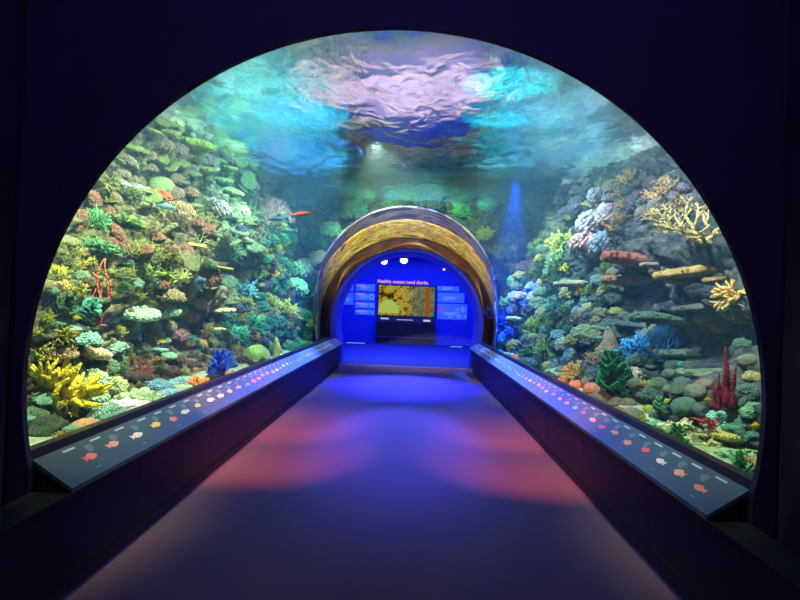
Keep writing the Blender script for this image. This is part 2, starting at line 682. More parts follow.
def g_ledge(seed, th=0.12, knob=60):
    """a long flat shelf growing out from the rock, x along"""
    rnd = random.Random(seed)
    mb = MB()
    rs = []
    n = 16
    for k in range(15):
        t = k / 14
        w = 0.24 * (math.sin(PI * (0.06 + 0.9 * t)) ** 0.6) * (1 + 0.3 * noise.noise(V((t * 4, seed, 0))))
        c = V((t - 0.5, 0.05 * math.sin(t * 5 + seed), 0.03 * math.sin(t * 4 + seed * 2)))
        rs.append([c + V((0, math.cos(2 * PI * i / n) * w, math.sin(2 * PI * i / n) * th * 0.5 * (0.6 + w * 2) + 0.02 * noise.noise(V((i, k * 0.6, seed))))) for i in range(n)])
    mb.rings(rs)
    kb = MB()
    for i in range(knob):
        t = rnd.uniform(0.04, 0.96)
        w = 0.24 * (math.sin(PI * (0.06 + 0.9 * t)) ** 0.6)
        a = rnd.uniform(-0.9, 0.9)
        kb.blob((t - 0.5, a * w + 0.05 * math.sin(t * 5 + seed), th * 0.35 * (1 - abs(a) * 0.5) + 0.03 * math.sin(t * 4 + seed * 2)), rnd.uniform(0.018, 0.036), 1.2, 1.2, 0.9, nu=7, nv=4)
    return [('shelf', mb), ('crust', kb)]


def g_rock(seed, sx=1, sy=1, sz=0.7):
    mb = MB()
    mb.blob((0, 0, 0.1), 0.5, sx, sy, sz, nu=34, nv=20, nz=0.42, nf=1.7, seed=seed)
    return [('', mb)]


def g_rubble(seed, n=70):
    """a heap of broken staghorn sticks"""
    rnd = random.Random(seed)
    mb = MB()
    for i in range(n):
        a, rr = rnd.uniform(0, 6.28), 0.5 * math.sqrt(rnd.random())
        z = 0.32 * (1 - (rr / 0.5) ** 2) * rnd.uniform(0.3, 1)
        p = V((math.cos(a) * rr, math.sin(a) * rr, z))
        d = V((rnd.gauss(0, 1), rnd.gauss(0, 1), rnd.gauss(0, 0.45))).normalized() * rnd.uniform(0.1, 0.2)
        r = rnd.uniform(0.02, 0.042)
        mb.tube([p - d, p + V((0, 0, 0.02)), p + d], [r, r * 1.1, r * 0.6], n=6)
        e = (d.normalized() + V((rnd.gauss(0, 1), rnd.gauss(0, 1), rnd.gauss(0.3, 1))) * 0.8).normalized()
        mb.tube([p, p + e * 0.11], [r * 0.8, r * 0.5], n=6)
    core = MB()
    core.blob((0, 0, -0.02), 0.46, 1, 1, 0.55, nu=20, nv=10, nz=0.3, nf=2, seed=seed)
    return [('sticks', mb), ('mound', core)]


def g_cone(seed):
    mb = MB()
    rs = []
    for k in range(12):
        t = k / 11
        rs.append([V((math.cos(2 * PI * i / 22), math.sin(2 * PI * i / 22), 0)) * (0.40 * (1 - t) ** 0.75 + 0.035) * (1 + 0.22 * noise.noise(V((math.cos(2 * PI * i / 22) * 2, math.sin(2 * PI * i / 22) * 2, t * 4 + seed)))) + V((0.04 * math.sin(t * 4), 0, t * 1.0 - 0.05)) for i in range(22)])
    mb.rings(rs)
    return [('cone', mb), ('holdfast', g_base(seed, 0.3, 0.3))]


KIND = {
    'branching_coral': lambda s: g_branch(s),
    'antler_coral': lambda s: g_branch(s, mains=8, depth=4, spread=1.3, r=0.045, ln=0.32, up=0.35),
    'finger_coral': lambda s: g_branch(s, mains=16, depth=2, spread=1.1, r=0.06, ln=0.40, up=0.6, n=7),
    'brain_coral': lambda s: g_dome(s),
    'knobby_coral': lambda s: g_knobs(s),
    'cauliflower_coral': lambda s: g_knobs(s, n=90, k=0.11, sz=0.8),
    'table_coral': lambda s: g_table(s),
    'lettuce_coral': lambda s: g_lettuce(s),
    'sea_fan': lambda s: g_fan(s),
    'bushy_coral': lambda s: g_bush(s),
    'tube_sponge': lambda s: g_tubes(s),
    'sea_whip': lambda s: g_whip(s),
    'spire_sponge': lambda s: g_spire(s),
    'rock_ledge': lambda s: g_ledge(s),
    'boulder': lambda s: g_rock(s),
    'coral_rubble': lambda s: g_rubble(s),
    'cone_coral': lambda s: g_cone(s),
}
_meshes = {}


def coral(kind, seed, loc, q, scale, rgb, label, cat='coral', group=None, tip=None, sq=(1, 1, 1), bs=22.0):
    key = (kind, seed)
    if key not in _meshes:
        _meshes[key] = [(pn, mb.mesh(pn or kind)) for pn, mb in KIND[kind](seed)]
    m = coral_mat(rgb, tip, bs)
    parts = _meshes[key]
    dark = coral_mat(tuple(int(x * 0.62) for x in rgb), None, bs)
    M = Matrix.Translation(loc) @ q.to_matrix().to_4x4() @ Matrix.Diagonal((scale * sq[0], scale * sq[1], scale * sq[2], 1))
    if len(parts) == 1:
        o = bpy.data.objects.new(kind, parts[0][1])
        if not parts[0][1].materials: parts[0][1].materials.append(m)
        col.objects.link(o)
        o.material_slots[0].link = 'OBJECT'
        o.material_slots[0].material = m
        o.matrix_world = M
        return tag(o, label, cat, group)
    root = empty(kind, (0, 0, 0), label, cat, group)
    root.matrix_world = M
    for pn, me in parts:
        o = bpy.data.objects.new(pn, me)
        if not me.materials: me.materials.append(m)
        col.objects.link(o)
        o.parent = root
        o.material_slots[0].link = 'OBJECT'
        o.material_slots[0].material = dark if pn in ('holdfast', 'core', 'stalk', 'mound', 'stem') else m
    return root


def place(kind, px, py, size, rgb, label, seed=1, up=0.7, drop=0.35, sq=(1, 1, 1), spin=None, cat='coral', group=None, tip=None, bs=22.0, push=0.0, face=False):
    """root a coral on the rock found under pixel (px, py + drop * size); size is its width in pixels"""
    h = hit(px, py + drop * size)
    if h is None: return None
    loc, n = h
    d = (loc - EYE)
    s = size * d.y / F
    u = (V((0, 0, 1)) * up + n * (1 - up)).normalized()
    q = u.to_track_quat('Z', 'Y')
    if face:                                            # broad side towards the walkway
        x = V((1, 0, 0)) if spin is None else V((math.cos(spin), math.sin(spin), 0))
        y = u.cross(x).normalized()
        x = y.cross(u)
        q = Matrix((x, y, u)).transposed().to_quaternion()
    else:
        q = q @ Quaternion((0, 0, 1), spin if spin is not None else (px * 0.7 + py * 0.3))
    loc = loc - n * s * 0.06 - d.normalized() * push
    # never through the acrylic
    rad = math.hypot(loc.x - AX, loc.z - AZ)
    need = 2.02 + 0.42 * s * max(sq)
    if rad < need and AX is not None:
        loc.x = AX + math.copysign(math.sqrt(max(0.01, need ** 2 - (loc.z - AZ) ** 2)) if need > abs(loc.z - AZ) else abs(loc.x - AX), loc.x - AX)
    return coral(kind, seed, loc, q, s, rgb, label, cat, group, tip, sq, bs)


C = []


def c(kind, px, py, size, rgb, label, **kw):
    C.append((kind, px, py, size, rgb, label, kw))


Y1c, Y2c = (226, 214, 60), (206, 186, 50)
# ---- left reef, foreground
c('finger_coral', 45, 374, 56, Y1c, 'upper of the big yellow branching corals at the lower left by the portal', seed=1, tip=(250, 240, 120), up=0.6, drop=.2)
c('finger_coral', 70, 390, 62, (236, 216, 50), 'largest bright yellow branching coral beside the pale stacked corals', seed=2, tip=(250, 240, 110), up=0.5, drop=.2)
c('antler_coral', 46, 345, 36, (190, 190, 70), 'thin yellow green branching coral above the big yellow ones', seed=1, tip=(230, 230, 130), up=0.6)
c('finger_coral', 72, 410, 28, (200, 196, 60), 'small yellow branching coral hanging under the largest yellow coral', seed=3, up=0.2, drop=0)
c('table_coral', 84, 346, 46, (226, 196, 150), 'round beige plate coral speckled with pale knobs, above the yellow branches', seed=1, tip=(250, 235, 205), up=0.55)
c('table_coral', 60, 350, 30, (190, 170, 130), 'tan knobby plate coral half behind the yellow branching coral', seed=2, up=0.6)
c('knobby_coral', 92, 368, 32, (176, 214, 170), 'pale green knobby coral, upper of the stacked pair beside the yellow coral', seed=1, tip=(235, 250, 220), sq=(1, 1, .8))
c('knobby_coral', 91, 384, 36, (156, 204, 160), 'pale green knobby coral, lower of the stacked pair beside the yellow coral', seed=2, tip=(225, 250, 215), sq=(1, 1, .8))
c('knobby_coral', 113, 377, 28, (186, 208, 140), 'round yellow green knobby coral right of the stacked pair', seed=3, tip=(230, 245, 190))
c('cauliflower_coral', 138, 390, 46, (156, 186, 140), 'wide grey green lumpy coral on the tank floor behind the white rock', seed=1, tip=(210, 230, 190), sq=(1.1, 1, .8))
c('knobby_coral', 107, 405, 34, (140, 196, 176), 'blue green knobby coral above the tan mound at the lower left', seed=4, tip=(200, 235, 215))
c('brain_coral', 88, 424, 32, (226, 176, 120), 'smooth tan mound coral beside the sill at the lower left', seed=1, sq=(1, 1, .7), drop=.1)
c('boulder', 141, 405, 34, (226, 232, 236), 'flat white rock lying against the sill at the left', seed=3, sq=(1.3, .7, .6), cat='rock', drop=.1, push=.25, bs=6)
c('boulder', 46, 428, 40, (60, 84, 64), 'dark green mossy boulder in the lower left corner of the tank', seed=4, cat='rock', drop=.1)
c('knobby_coral', 36, 410, 24, (110, 150, 110), 'small green knobby coral on the boulder in the lower left corner', seed=5)
c('boulder', 100, 392, 30, (44, 52, 40), 'dark brown rock under the stacked pale green corals', seed=5, cat='rock', drop=.3)
c('knobby_coral', 172, 386, 32, (110, 176, 206), 'pale blue knobby coral, lower of the blue group at the left', seed=6, tip=(180, 225, 240), sq=(1, 1, .7))
c('knobby_coral', 160, 378, 26, (90, 150, 176), 'dull blue knobby coral, rear of the blue group at the left', seed=7, tip=(150, 205, 225), sq=(1.2, 1, .6))
c('knobby_coral', 184, 374, 26, (120, 190, 200), 'pale turquoise knobby coral beside the orange branching coral', seed=8, tip=(190, 235, 235), sq=(1.2, 1, .7))
c('finger_coral', 199, 382, 24, (236, 176, 90), 'pale orange branching coral standing at the left sill', seed=4, tip=(250, 220, 150), up=0.9, drop=.3)
c('lettuce_coral', 219, 367, 26, (30, 80, 240), 'vivid blue frilled coral behind the left sill', seed=1, up=0.8)
c('lettuce_coral', 229, 362, 16, (50, 120, 235), 'smaller bright blue frilled coral right of the vivid blue one', seed=2, up=0.8)
c('finger_coral', 236, 374, 14, (220, 200, 80), 'little yellow branching coral between blue frills and green dome', seed=5, up=0.9)
c('brain_coral', 256, 350, 28, (150, 186, 90), 'green and olive dome coral standing at the left sill', seed=2, sq=(1, 1, 1.25), bs=12, up=0.95)
c('cone_coral', 276, 350, 20, (216, 196, 90), 'yellow cone shaped coral right of the green dome at the left sill', seed=1, up=1.0, sq=(.8, .8, 1.1))
c('bushy_coral', 268, 344, 14, (130, 186, 100), 'small green bushy coral between the dome and the cone', seed=2)
c('cone_coral', 306, 339, 14, (130, 186, 90), 'slim green pointed coral near the far left end of the sill', seed=2, up=1.0, sq=(.7, .7, 1.3))
c('bushy_coral', 296, 340, 16, (60, 160, 110), 'dark green bushy coral near the far left end of the sill', seed=3)
# ---- left reef, middle heights
c('table_coral', 132, 311, 46, (166, 216, 176), 'long pale green mound coral, left of the pair on the shadowy overhang', seed=3, tip=(225, 250, 225), sq=(1.2, 1, .9))
c('table_coral', 154, 307, 44, (176, 220, 176), 'pale mint plate coral, right of the pair on the shadowy overhang', seed=4, tip=(230, 250, 225))
c('knobby_coral', 168, 320, 18, (190, 190, 140), 'beige knobby coral at the right end of the pale green pair', seed=9)
c('brain_coral', 179, 305, 18, (90, 196, 80), 'bright green round brain coral high on the left reef', seed=3, bs=14, sq=(1, 1, 1.1))
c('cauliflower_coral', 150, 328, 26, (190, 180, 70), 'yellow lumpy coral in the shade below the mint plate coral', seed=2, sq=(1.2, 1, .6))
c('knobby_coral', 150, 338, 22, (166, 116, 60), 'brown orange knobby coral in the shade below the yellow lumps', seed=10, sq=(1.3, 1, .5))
c('knobby_coral', 84, 328, 34, (130, 196, 176), 'blue green knobby coral above the beige plate coral', seed=11, tip=(190, 230, 205), sq=(1.2, 1, .7))
c('knobby_coral', 112, 342, 26, (130, 180, 160), 'grey green knobby coral right of the beige plate coral', seed=12, tip=(190, 225, 200), sq=(1.2, 1, .8))
c('brain_coral', 131, 332, 20, (130, 156, 120), 'grey green rounded coral left of the shaded yellow lumps', seed=4)
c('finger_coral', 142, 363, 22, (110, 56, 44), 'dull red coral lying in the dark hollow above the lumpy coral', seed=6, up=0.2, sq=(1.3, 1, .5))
c('sea_whip', 103, 296, 62, (222, 116, 96), 'tall red sea whip with thin upright strands on the left reef', seed=1, up=1.0, drop=.5, cat='coral', push=.8)
c('lettuce_coral', 84, 304, 28, (96, 190, 160), 'turquoise frilled coral behind the red sea whip', seed=3, up=0.5, sq=(1, 1, .7))
c('lettuce_coral', 54, 304, 34, (74, 110, 60), 'dark green leafy coral near the portal edge at the left', seed=4, up=0.3, sq=(1, 1, .8))
c('bushy_coral', 62, 284, 22, (216, 190, 100), 'pale yellow bushy coral above the dark green leafy coral', seed=4, tip=(240, 225, 160))
c('bushy_coral', 44, 312, 22, (190, 200, 60), 'yellow green bushy coral at the portal edge below the leafy coral', seed=5)
c('bushy_coral', 58, 268, 26, (190, 196, 70), 'yellow green bushy coral at the portal edge, above the pale yellow bush', seed=6)
c('antler_coral', 148, 262, 40, (150, 186, 80), 'spreading green antler coral in the middle of the left reef', seed=2, tip=(210, 230, 150), up=0.6)
c('antler_coral', 170, 274, 28, (150, 180, 90), 'smaller green antler coral right of the spreading one', seed=3, tip=(200, 220, 150))
c('boulder', 195, 276, 24, (90, 136, 160), 'angular blue grey barrel shaped rock on the left reef', seed=6, cat='rock', sq=(1, .8, 1.2))
c('table_coral', 209, 286, 16, (190, 216, 150), 'small pale plate coral under the blue grey rock', seed=5)
c('rock_ledge', 214, 294, 44, (226, 206, 130), 'pale yellow shelf coral jutting out in the middle of the left reef', seed=1, up=.9, face=True, cat='coral', spin=0.2)
c('rock_ledge', 213, 318, 30, (216, 190, 120), 'thin cream shelf coral below the pale yellow shelf', seed=2, up=.9, face=True, cat='coral', spin=-0.2)
c('rock_ledge', 189, 233, 34, (206, 206, 100), 'thin yellow green shelf coral high on the left reef', seed=3, up=.9, face=True, cat='coral', spin=0.2)
c('rock_ledge', 218, 254, 34, (220, 206, 90), 'slender bright yellow shelf coral above the blue grey rock', seed=4, up=.9, face=True, cat='coral', sq=(1, .5, .6), spin=0.3)
c('rock_ledge', 222, 228, 26, (140, 150, 120), 'grey green flat shelf right of the thin yellow green shelf', seed=5, up=.9, face=True, cat='coral', spin=0.2)
c('bushy_coral', 243, 284, 28, (130, 196, 196), 'pale blue green bushy coral right of the pale yellow shelf', seed=7, tip=(190, 235, 230))
c('bushy_coral', 246, 300, 18, (216, 200, 90), 'yellow bushy coral below the pale blue green bush', seed=8)
c('bushy_coral', 268, 268, 20, (216, 150, 90), 'pale orange bushy coral below the swimming fish', seed=9, tip=(235, 190, 140))
c('bushy_coral', 285, 307, 30, (200, 196, 80), 'large yellow bushy coral left of the far tunnel mouth', seed=10, tip=(235, 230, 130))
c('bushy_coral', 270, 297, 16, (206, 200, 80), 'small yellow bushy coral up and left of the large yellow bush', seed=11)
c('cauliflower_coral', 300, 262, 24, (170, 226, 190), 'pale mint frilly coral left of the golden hood', seed=3, tip=(235, 250, 235))
c('cauliflower_coral', 318, 254, 20, (166, 220, 190), 'pale mint frilly coral touching the golden hood on its left', seed=4, tip=(235, 250, 235))
c('cauliflower_coral', 296, 282, 22, (130, 200, 160), 'mint green frilly coral below the pale mint ones', seed=5, tip=(210, 240, 215))
c('bushy_coral', 240, 330, 24, (70, 190, 140), 'jade green bushy coral above the vivid blue frills', seed=12, tip=(150, 235, 195))
c('bushy_coral', 254, 318, 26, (80, 180, 130), 'jade green bushy coral left of the large yellow bush', seed=13, tip=(160, 230, 190))
c('bushy_coral', 312, 300, 18, (60, 150, 100), 'deep green bushy coral right of the large yellow bush', seed=14)
c('bushy_coral', 312, 322, 16, (110, 150, 70), 'olive bushy coral beside the brown ring at the left', seed=15)
c('knobby_coral', 190, 312, 18, (216, 160, 120), 'salmon knobby coral right of the bright green brain coral', seed=13)
c('knobby_coral', 176, 328, 24, (150, 116, 120), 'mauve knobby coral below the bright green brain coral', seed=14)
c('cauliflower_coral', 197, 298, 20, (190, 170, 140), 'beige lumpy coral under the left end of the pale yellow shelf', seed=6)
c('knobby_coral', 172, 290, 24, (156, 150, 110), 'khaki knobby coral left of the blue grey rock', seed=15)
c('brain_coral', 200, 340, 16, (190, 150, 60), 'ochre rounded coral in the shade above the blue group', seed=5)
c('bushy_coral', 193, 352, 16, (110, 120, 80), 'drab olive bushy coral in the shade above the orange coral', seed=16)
# ---- left reef, upper terraces
c('table_coral', 196, 143, 38, (170, 206, 70), 'bright yellow green plate added as a reflection, high under the water surface', seed=6, up=.8, bs=10)  # stands in for coral mirrored in the water surface
c('table_coral', 230, 144, 30, (216, 206, 110), 'pale yellow plate added as a reflection, right of the bright yellow green one', seed=7, up=.8, bs=10)  # second stand-in for a mirrored coral
c('table_coral', 206, 172, 26, (160, 176, 100), 'olive mossy plate below the bright yellow green one', seed=8, up=.8, bs=10)
c('table_coral', 228, 168, 18, (176, 206, 80), 'small lime mossy plate below the pale yellow one', seed=9, up=.8, bs=10)
c('brain_coral', 160, 178, 30, (140, 176, 110), 'soft green rounded coral high on the left reef', seed=6)
c('knobby_coral', 163, 188, 22, (196, 110, 70), 'rusty orange knobby coral beside the silver fish', seed=16, sq=(1.2, 1, .6))
c('rock_ledge', 141, 183, 24, (150, 196, 70), 'lime green ledge coral near the silver fish', seed=6, up=.9, face=True, cat='coral', spin=.1)
c('bushy_coral', 96, 214, 30, (110, 190, 120), 'green bushy coral at the portal edge, highest on the left', seed=17, tip=(170, 230, 160))
c('bushy_coral', 124, 210, 36, (140, 190, 100), 'green mossy low spreading coral below the silver fish', seed=10, up=.85, sq=(1.25, 1.25, .45))
c('bushy_coral', 96, 236, 40, (110, 176, 120), 'blue green mossy low spreading coral near the portal edge', seed=11, up=.85, sq=(1.25, 1.25, .45))
c('bushy_coral', 136, 236, 30, (150, 176, 90), 'olive green mossy low spreading coral above the spreading antler coral', seed=12, up=.85, sq=(1.25, 1.25, .45))
c('bushy_coral', 110, 262, 34, (176, 190, 110), 'pale olive low spreading coral above the red sea whip', seed=13, up=.85, sq=(1.25, 1.25, .45))
c('knobby_coral', 180, 204, 30, (170, 150, 100), 'tan knobby coral below the small lime plate', seed=17)
c('knobby_coral', 216, 200, 30, (180, 156, 140), 'pinkish grey knobby coral high on the left reef', seed=18)
c('cauliflower_coral', 240, 208, 20, (190, 176, 150), 'pale grey lumpy coral beside the orange fish shoal', seed=7)
c('sea_fan', 268, 214, 28, (190, 130, 140), 'dusty pink sea fan behind the shoal', seed=1, up=.9, face=True, spin=.3)
c('bushy_coral', 285, 196, 20, (120, 186, 150), 'pale green bushy coral above the long orange fish', seed=18)
# ---- right reef
c('antler_coral', 704, 222, 54, (216, 190, 120), 'big pale tan antler coral spreading high on the right reef', seed=4, tip=(245, 230, 170), up=.7)
c('antler_coral', 672, 214, 34, (200, 180, 110), 'smaller tan antler coral left of the big pale one', seed=5, tip=(240, 225, 160), up=.7)
c('finger_coral', 733, 288, 34, (236, 190, 110), 'pale orange finger coral at the portal edge on the right', seed=7, tip=(250, 225, 160), up=.3)
c('rock_ledge', 640, 237, 75, (150, 84, 66), 'thick reddish brown ledge, uppermost of the ledges on the right', seed=7, up=.95, face=True, cat='rock', sq=(1, 1, 1.5), spin=-.1)
c('rock_ledge', 636, 257, 69, (166, 126, 84), 'long brown ledge with pale rim below the reddish ledge', seed=8, up=.95, face=True, cat='rock', sq=(1, 1, 1.2), spin=-.15)
c('rock_ledge', 696, 244, 87, (190, 156, 90), 'long tan ledge under the big antler coral', seed=9, up=.95, face=True, cat='rock', spin=-.05)
c('rock_ledge', 660, 252, 43, (150, 140, 110), 'short grey ledge between the reddish and tan ledges', seed=10, up=.95, face=True, cat='rock', spin=-.1)
c('rock_ledge', 688, 265, 43, (226, 196, 120), 'slender cream stick shaped ledge on the right reef', seed=11, up=.95, face=True, cat='rock', sq=(1, .45, .9), spin=-.3)
c('rock_ledge', 725, 260, 49, (206, 166, 100), 'orange tan ledge at the portal edge below the antler coral', seed=12, up=.95, face=True, cat='rock', spin=.2)
c('rock_ledge', 668, 294, 78, (86, 116, 96), 'long dark green ledge across the middle of the right reef', seed=13, up=.95, face=True, cat='rock', sq=(1, 1, 1.2), spin=.2)
c('rock_ledge', 644, 304, 58, (76, 100, 96), 'shadowy green ledge below and left of the long dark green one', seed=14, up=.95, face=True, cat='rock', spin=.2)
c('rock_ledge', 700, 290, 58, (96, 104, 96), 'dim grey ledge right of the long dark green one', seed=15, up=.95, face=True, cat='rock', spin=.1)
c('rock_ledge', 686, 330, 66, (100, 124, 110), 'flat grey green ledge above the blue sea fan', seed=16, up=.95, face=True, cat='rock', spin=.05)
c('rock_ledge', 712, 345, 72, (120, 144, 110), 'long pale green ledge left of the red sponge top', seed=17, up=.95, face=True, cat='rock', spin=.0)
c('rock_ledge', 714, 354, 43, (110, 130, 104), 'short moss green ledge just below the long pale green ledge', seed=18, up=.95, face=True, cat='rock', spin=.1)
c('rock_ledge', 582, 264, 58, (170, 156, 130), 'pale grey ledge left of the brown ledges', seed=19, up=.95, face=True, cat='rock', spin=-.1)
c('bushy_coral', 562, 236, 32, (190, 190, 90), 'yellow green bushy coral, top of the column near the middle of the right reef', seed=19, tip=(230, 230, 140))
c('bushy_coral', 560, 256, 30, (130, 156, 110), 'grey green bushy coral in the column below the yellow green one', seed=20, tip=(190, 210, 150))
c('finger_coral', 568, 268, 16, (226, 196, 60), 'bright yellow finger coral at the foot of the bushy column', seed=8)
c('cauliflower_coral', 592, 216, 30, (156, 140, 160), 'mauve grey lumpy coral, left of the mauve pair under the surface', seed=8)
c('cauliflower_coral', 614, 208, 32, (150, 130, 146), 'mauve brown lumpy coral, right of the mauve pair under the surface', seed=9)
c('cauliflower_coral', 584, 236, 26, (190, 140, 150), 'dusty pink lumpy coral right of the bushy column', seed=10)
c('cauliflower_coral', 604, 236, 28, (120, 140, 170), 'blue grey lumpy coral left of the reddish brown ledge', seed=11)
c('knobby_coral', 640, 194, 36, (96, 100, 110), 'dark grey knobby coral just under the surface at the right', seed=19)
c('brain_coral', 605, 204, 16, (166, 150, 156), 'pale mauve round coral between the lumpy mauve ones', seed=7)
c('antler_coral', 660, 190, 26, (190, 150, 100), 'brownish antler coral nearest the surface at the right', seed=6)
c('bushy_coral', 634, 340, 34, (50, 160, 226), 'bright blue bushy coral in the middle of the right reef', seed=21, tip=(130, 215, 250))
c('sea_fan', 662, 348, 34, (30, 120, 186), 'dark blue sea fan right of the bright blue bushy coral', seed=2, up=1.0, face=True, spin=.3, push=.3)
c('brain_coral', 680, 362, 10, (60, 160, 140), 'small teal ball coral right of the dark blue sea fan', seed=8)
c('spire_sponge', 727, 374, 58, (150, 36, 56), 'tall red spire sponge near the portal edge on the right', seed=1, up=1.0, drop=.5, cat='sponge', push=.2, sq=(.7, .7, 1))
c('spire_sponge', 716, 388, 36, (140, 36, 54), 'short red spire sponge left of the tall red one', seed=2, up=1.0, drop=.5, cat='sponge', push=.2, sq=(.7, .7, 1))
c('knobby_coral', 752, 372, 16, (190, 180, 130), 'beige round coral at the portal edge right of the tall red sponge', seed=20)
c('lettuce_coral', 612, 372, 36, (26, 132, 78), 'emerald green frilled coral stack behind the right sill', seed=5, up=.95, drop=.5, tip=(80, 200, 140), push=.25)
c('lettuce_coral', 626, 390, 28, (34, 120, 76), 'lower emerald green frilled coral right of the tall stack', seed=6, up=.9, drop=.3)
c('bushy_coral', 575, 366, 26, (226, 206, 110), 'pale yellow bushy coral behind the right sill', seed=22, tip=(245, 235, 170))
c('sea_whip', 588, 356, 28, (196, 166, 120), 'tall tan sea whip behind the pale yellow bushy coral', seed=2, up=1.0, drop=.7)
c('antler_coral', 596, 358, 22, (190, 160, 110), 'tan antler coral left of the emerald frilled stack', seed=7, up=.9)
c('brain_coral', 564, 378, 14, (226, 140, 90), 'orange rounded coral, leftmost of the three at the right sill', seed=9, up=.9)
c('brain_coral', 577, 381, 16, (220, 146, 96), 'orange rounded coral, middle of the three at the right sill', seed=10, up=.9)
c('brain_coral', 592, 386, 18, (216, 146, 96), 'orange rounded coral, rightmost of the three at the right sill', seed=11, up=.9)
c('brain_coral', 514, 355, 15, (230, 120, 90), 'salmon round brain coral near the far right end of the sill', seed=12, up=.95, bs=12)
c('cone_coral', 498, 330, 12, (170, 196, 80), 'slim yellow green pointed coral right of the brown ring', seed=3, up=1.0, sq=(.7, .7, 1.4))
c('brain_coral', 503, 345, 13, (80, 150, 80), 'green upright oval coral left of the salmon brain coral', seed=13, up=.95, sq=(.9, .9, 1.3))
c('lettuce_coral', 508, 318, 22, (20, 60, 240), 'frilled coral coloured deep blue like the light patch right of the golden hood', seed=7, up=.5, sq=(1, 1, 1.3))  # blue light on the rock put into the coral's colour
c('lettuce_coral', 517, 336, 18, (20, 70, 235), 'frilled coral coloured deep blue like the light patch, above the salmon brain coral', seed=8, up=.5)  # same blue light patch, carried by the coral's colour
c('bushy_coral', 536, 322, 28, (130, 160, 60), 'olive green bushy coral, upper of the bushes right of the blue frills', seed=23, tip=(190, 215, 110))
c('bushy_coral', 548, 342, 30, (110, 150, 60), 'olive green bushy coral, lower of the bushes right of the blue frills', seed=24, tip=(170, 205, 100))
c('bushy_coral', 530, 350, 24, (70, 120, 60), 'dark green bushy coral just above the right sill', seed=25)
c('knobby_coral', 520, 292, 14, (206, 140, 90), 'small salmon knobby coral above the deep blue frills', seed=21)
c('rock_ledge', 521, 306, 34, (170, 176, 90), 'yellow green slanting ledge right of the blue frills', seed=20, up=.9, face=True, cat='coral', spin=.5)
c('brain_coral', 512, 278, 14, (96, 170, 130), 'pale jade oval coral right of the golden hood', seed=14, sq=(.8, .8, 1.3))
c('brain_coral', 567, 299, 12, (190, 190, 120), 'pale yellow oval coral in the middle of the right reef', seed=15, sq=(.8, .8, 1.3))
c('bushy_coral', 580, 290, 12, (210, 190, 90), 'small yellow bushy coral right of the pale yellow oval', seed=26)
c('knobby_coral', 616, 308, 14, (190, 190, 110), 'round pale yellow knobby coral below the brown ledges', seed=22)
c('bushy_coral', 556, 300, 26, (110, 166, 160), 'misty blue green bushy coral left of the pale yellow oval', seed=27)
c('knobby_coral', 583, 326, 22, (160, 196, 150), 'pale green knobby coral above the tan sea whip', seed=23)
c('knobby_coral', 572, 336, 16, (176, 186, 120), 'khaki knobby coral left of the tan sea whip', seed=24)
c('cone_coral', 608, 340, 24, (166, 150, 120), 'grey tan cone shaped rock coral above the emerald frills', seed=4, up=.9)
c('brain_coral', 622, 322, 12, (150, 130, 130), 'mauve grey ball coral left of the bright blue bush', seed=16)
c('cauliflower_coral', 632, 370, 24, (206, 190, 160), 'cream lumpy coral right of the emerald frilled stack', seed=12, tip=(240, 235, 210))
c('knobby_coral', 657, 380, 18, (110, 140, 100), 'grey green domed coral right of the cream lumpy coral', seed=25)
c('finger_coral', 645, 383, 14, (216, 196, 90), 'yellow finger coral right of the cream lumpy coral', seed=9, up=.9)
c('finger_coral', 649, 408, 16, (170, 206, 60), 'lime finger coral beside the staghorn heap', seed=10, up=.95, tip=(220, 245, 120))
c('brain_coral', 704, 380, 18, (130, 116, 100), 'dim brown round coral left of the short red sponge', seed=17)
c('coral_rubble', 680, 424, 54, (206, 210, 150), 'big heap of pale yellow green staghorn at the right sill', seed=1, up=.9, drop=.2, tip=(240, 240, 200))
c('coral_rubble', 708, 436, 40, (190, 196, 130), 'second staghorn heap right of the biggest one', seed=2, up=.9, drop=.2)
c('coral_rubble', 742, 452, 44, (140, 190, 130), 'green staghorn heap in the lower right corner', seed=3, up=.9, drop=.2, tip=(200, 235, 180))
c('table_coral', 728, 433, 34, (216, 196, 110), 'flat mustard plate coral between the staghorn heaps at the right', seed=14, up=.85, bs=12)
c('finger_coral', 708, 412, 30, (226, 90, 70), 'thin red branch coral lying on the staghorn heap', seed=11, up=.2, sq=(1.2, .4, .35), face=True, push=.2)
c('cauliflower_coral', 722, 416, 30, (120, 196, 170), 'turquoise lumpy coral behind the mustard plate', seed=13, tip=(190, 235, 215))
c('boulder', 744, 420, 34, (80, 136, 120), 'blue green boulder under the tall red sponge', seed=7, cat='rock')
c('boulder', 704, 447, 40, (170, 190, 130), 'pale flat rock in front of the staghorn heaps', seed=8, cat='rock', sq=(1.3, 1, .3), drop=.1)
c('finger_coral', 751, 462, 24, (196, 156, 90), 'tan finger coral at the portal edge in the lower right corner', seed=12, up=.9)
c('brain_coral', 684, 400, 26, (70, 110, 90), 'dark teal domed coral behind the big staghorn heap', seed=18)
c('knobby_coral', 664, 398, 22, (90, 130, 110), 'dark teal knobby coral beside the lime finger coral', seed=26)
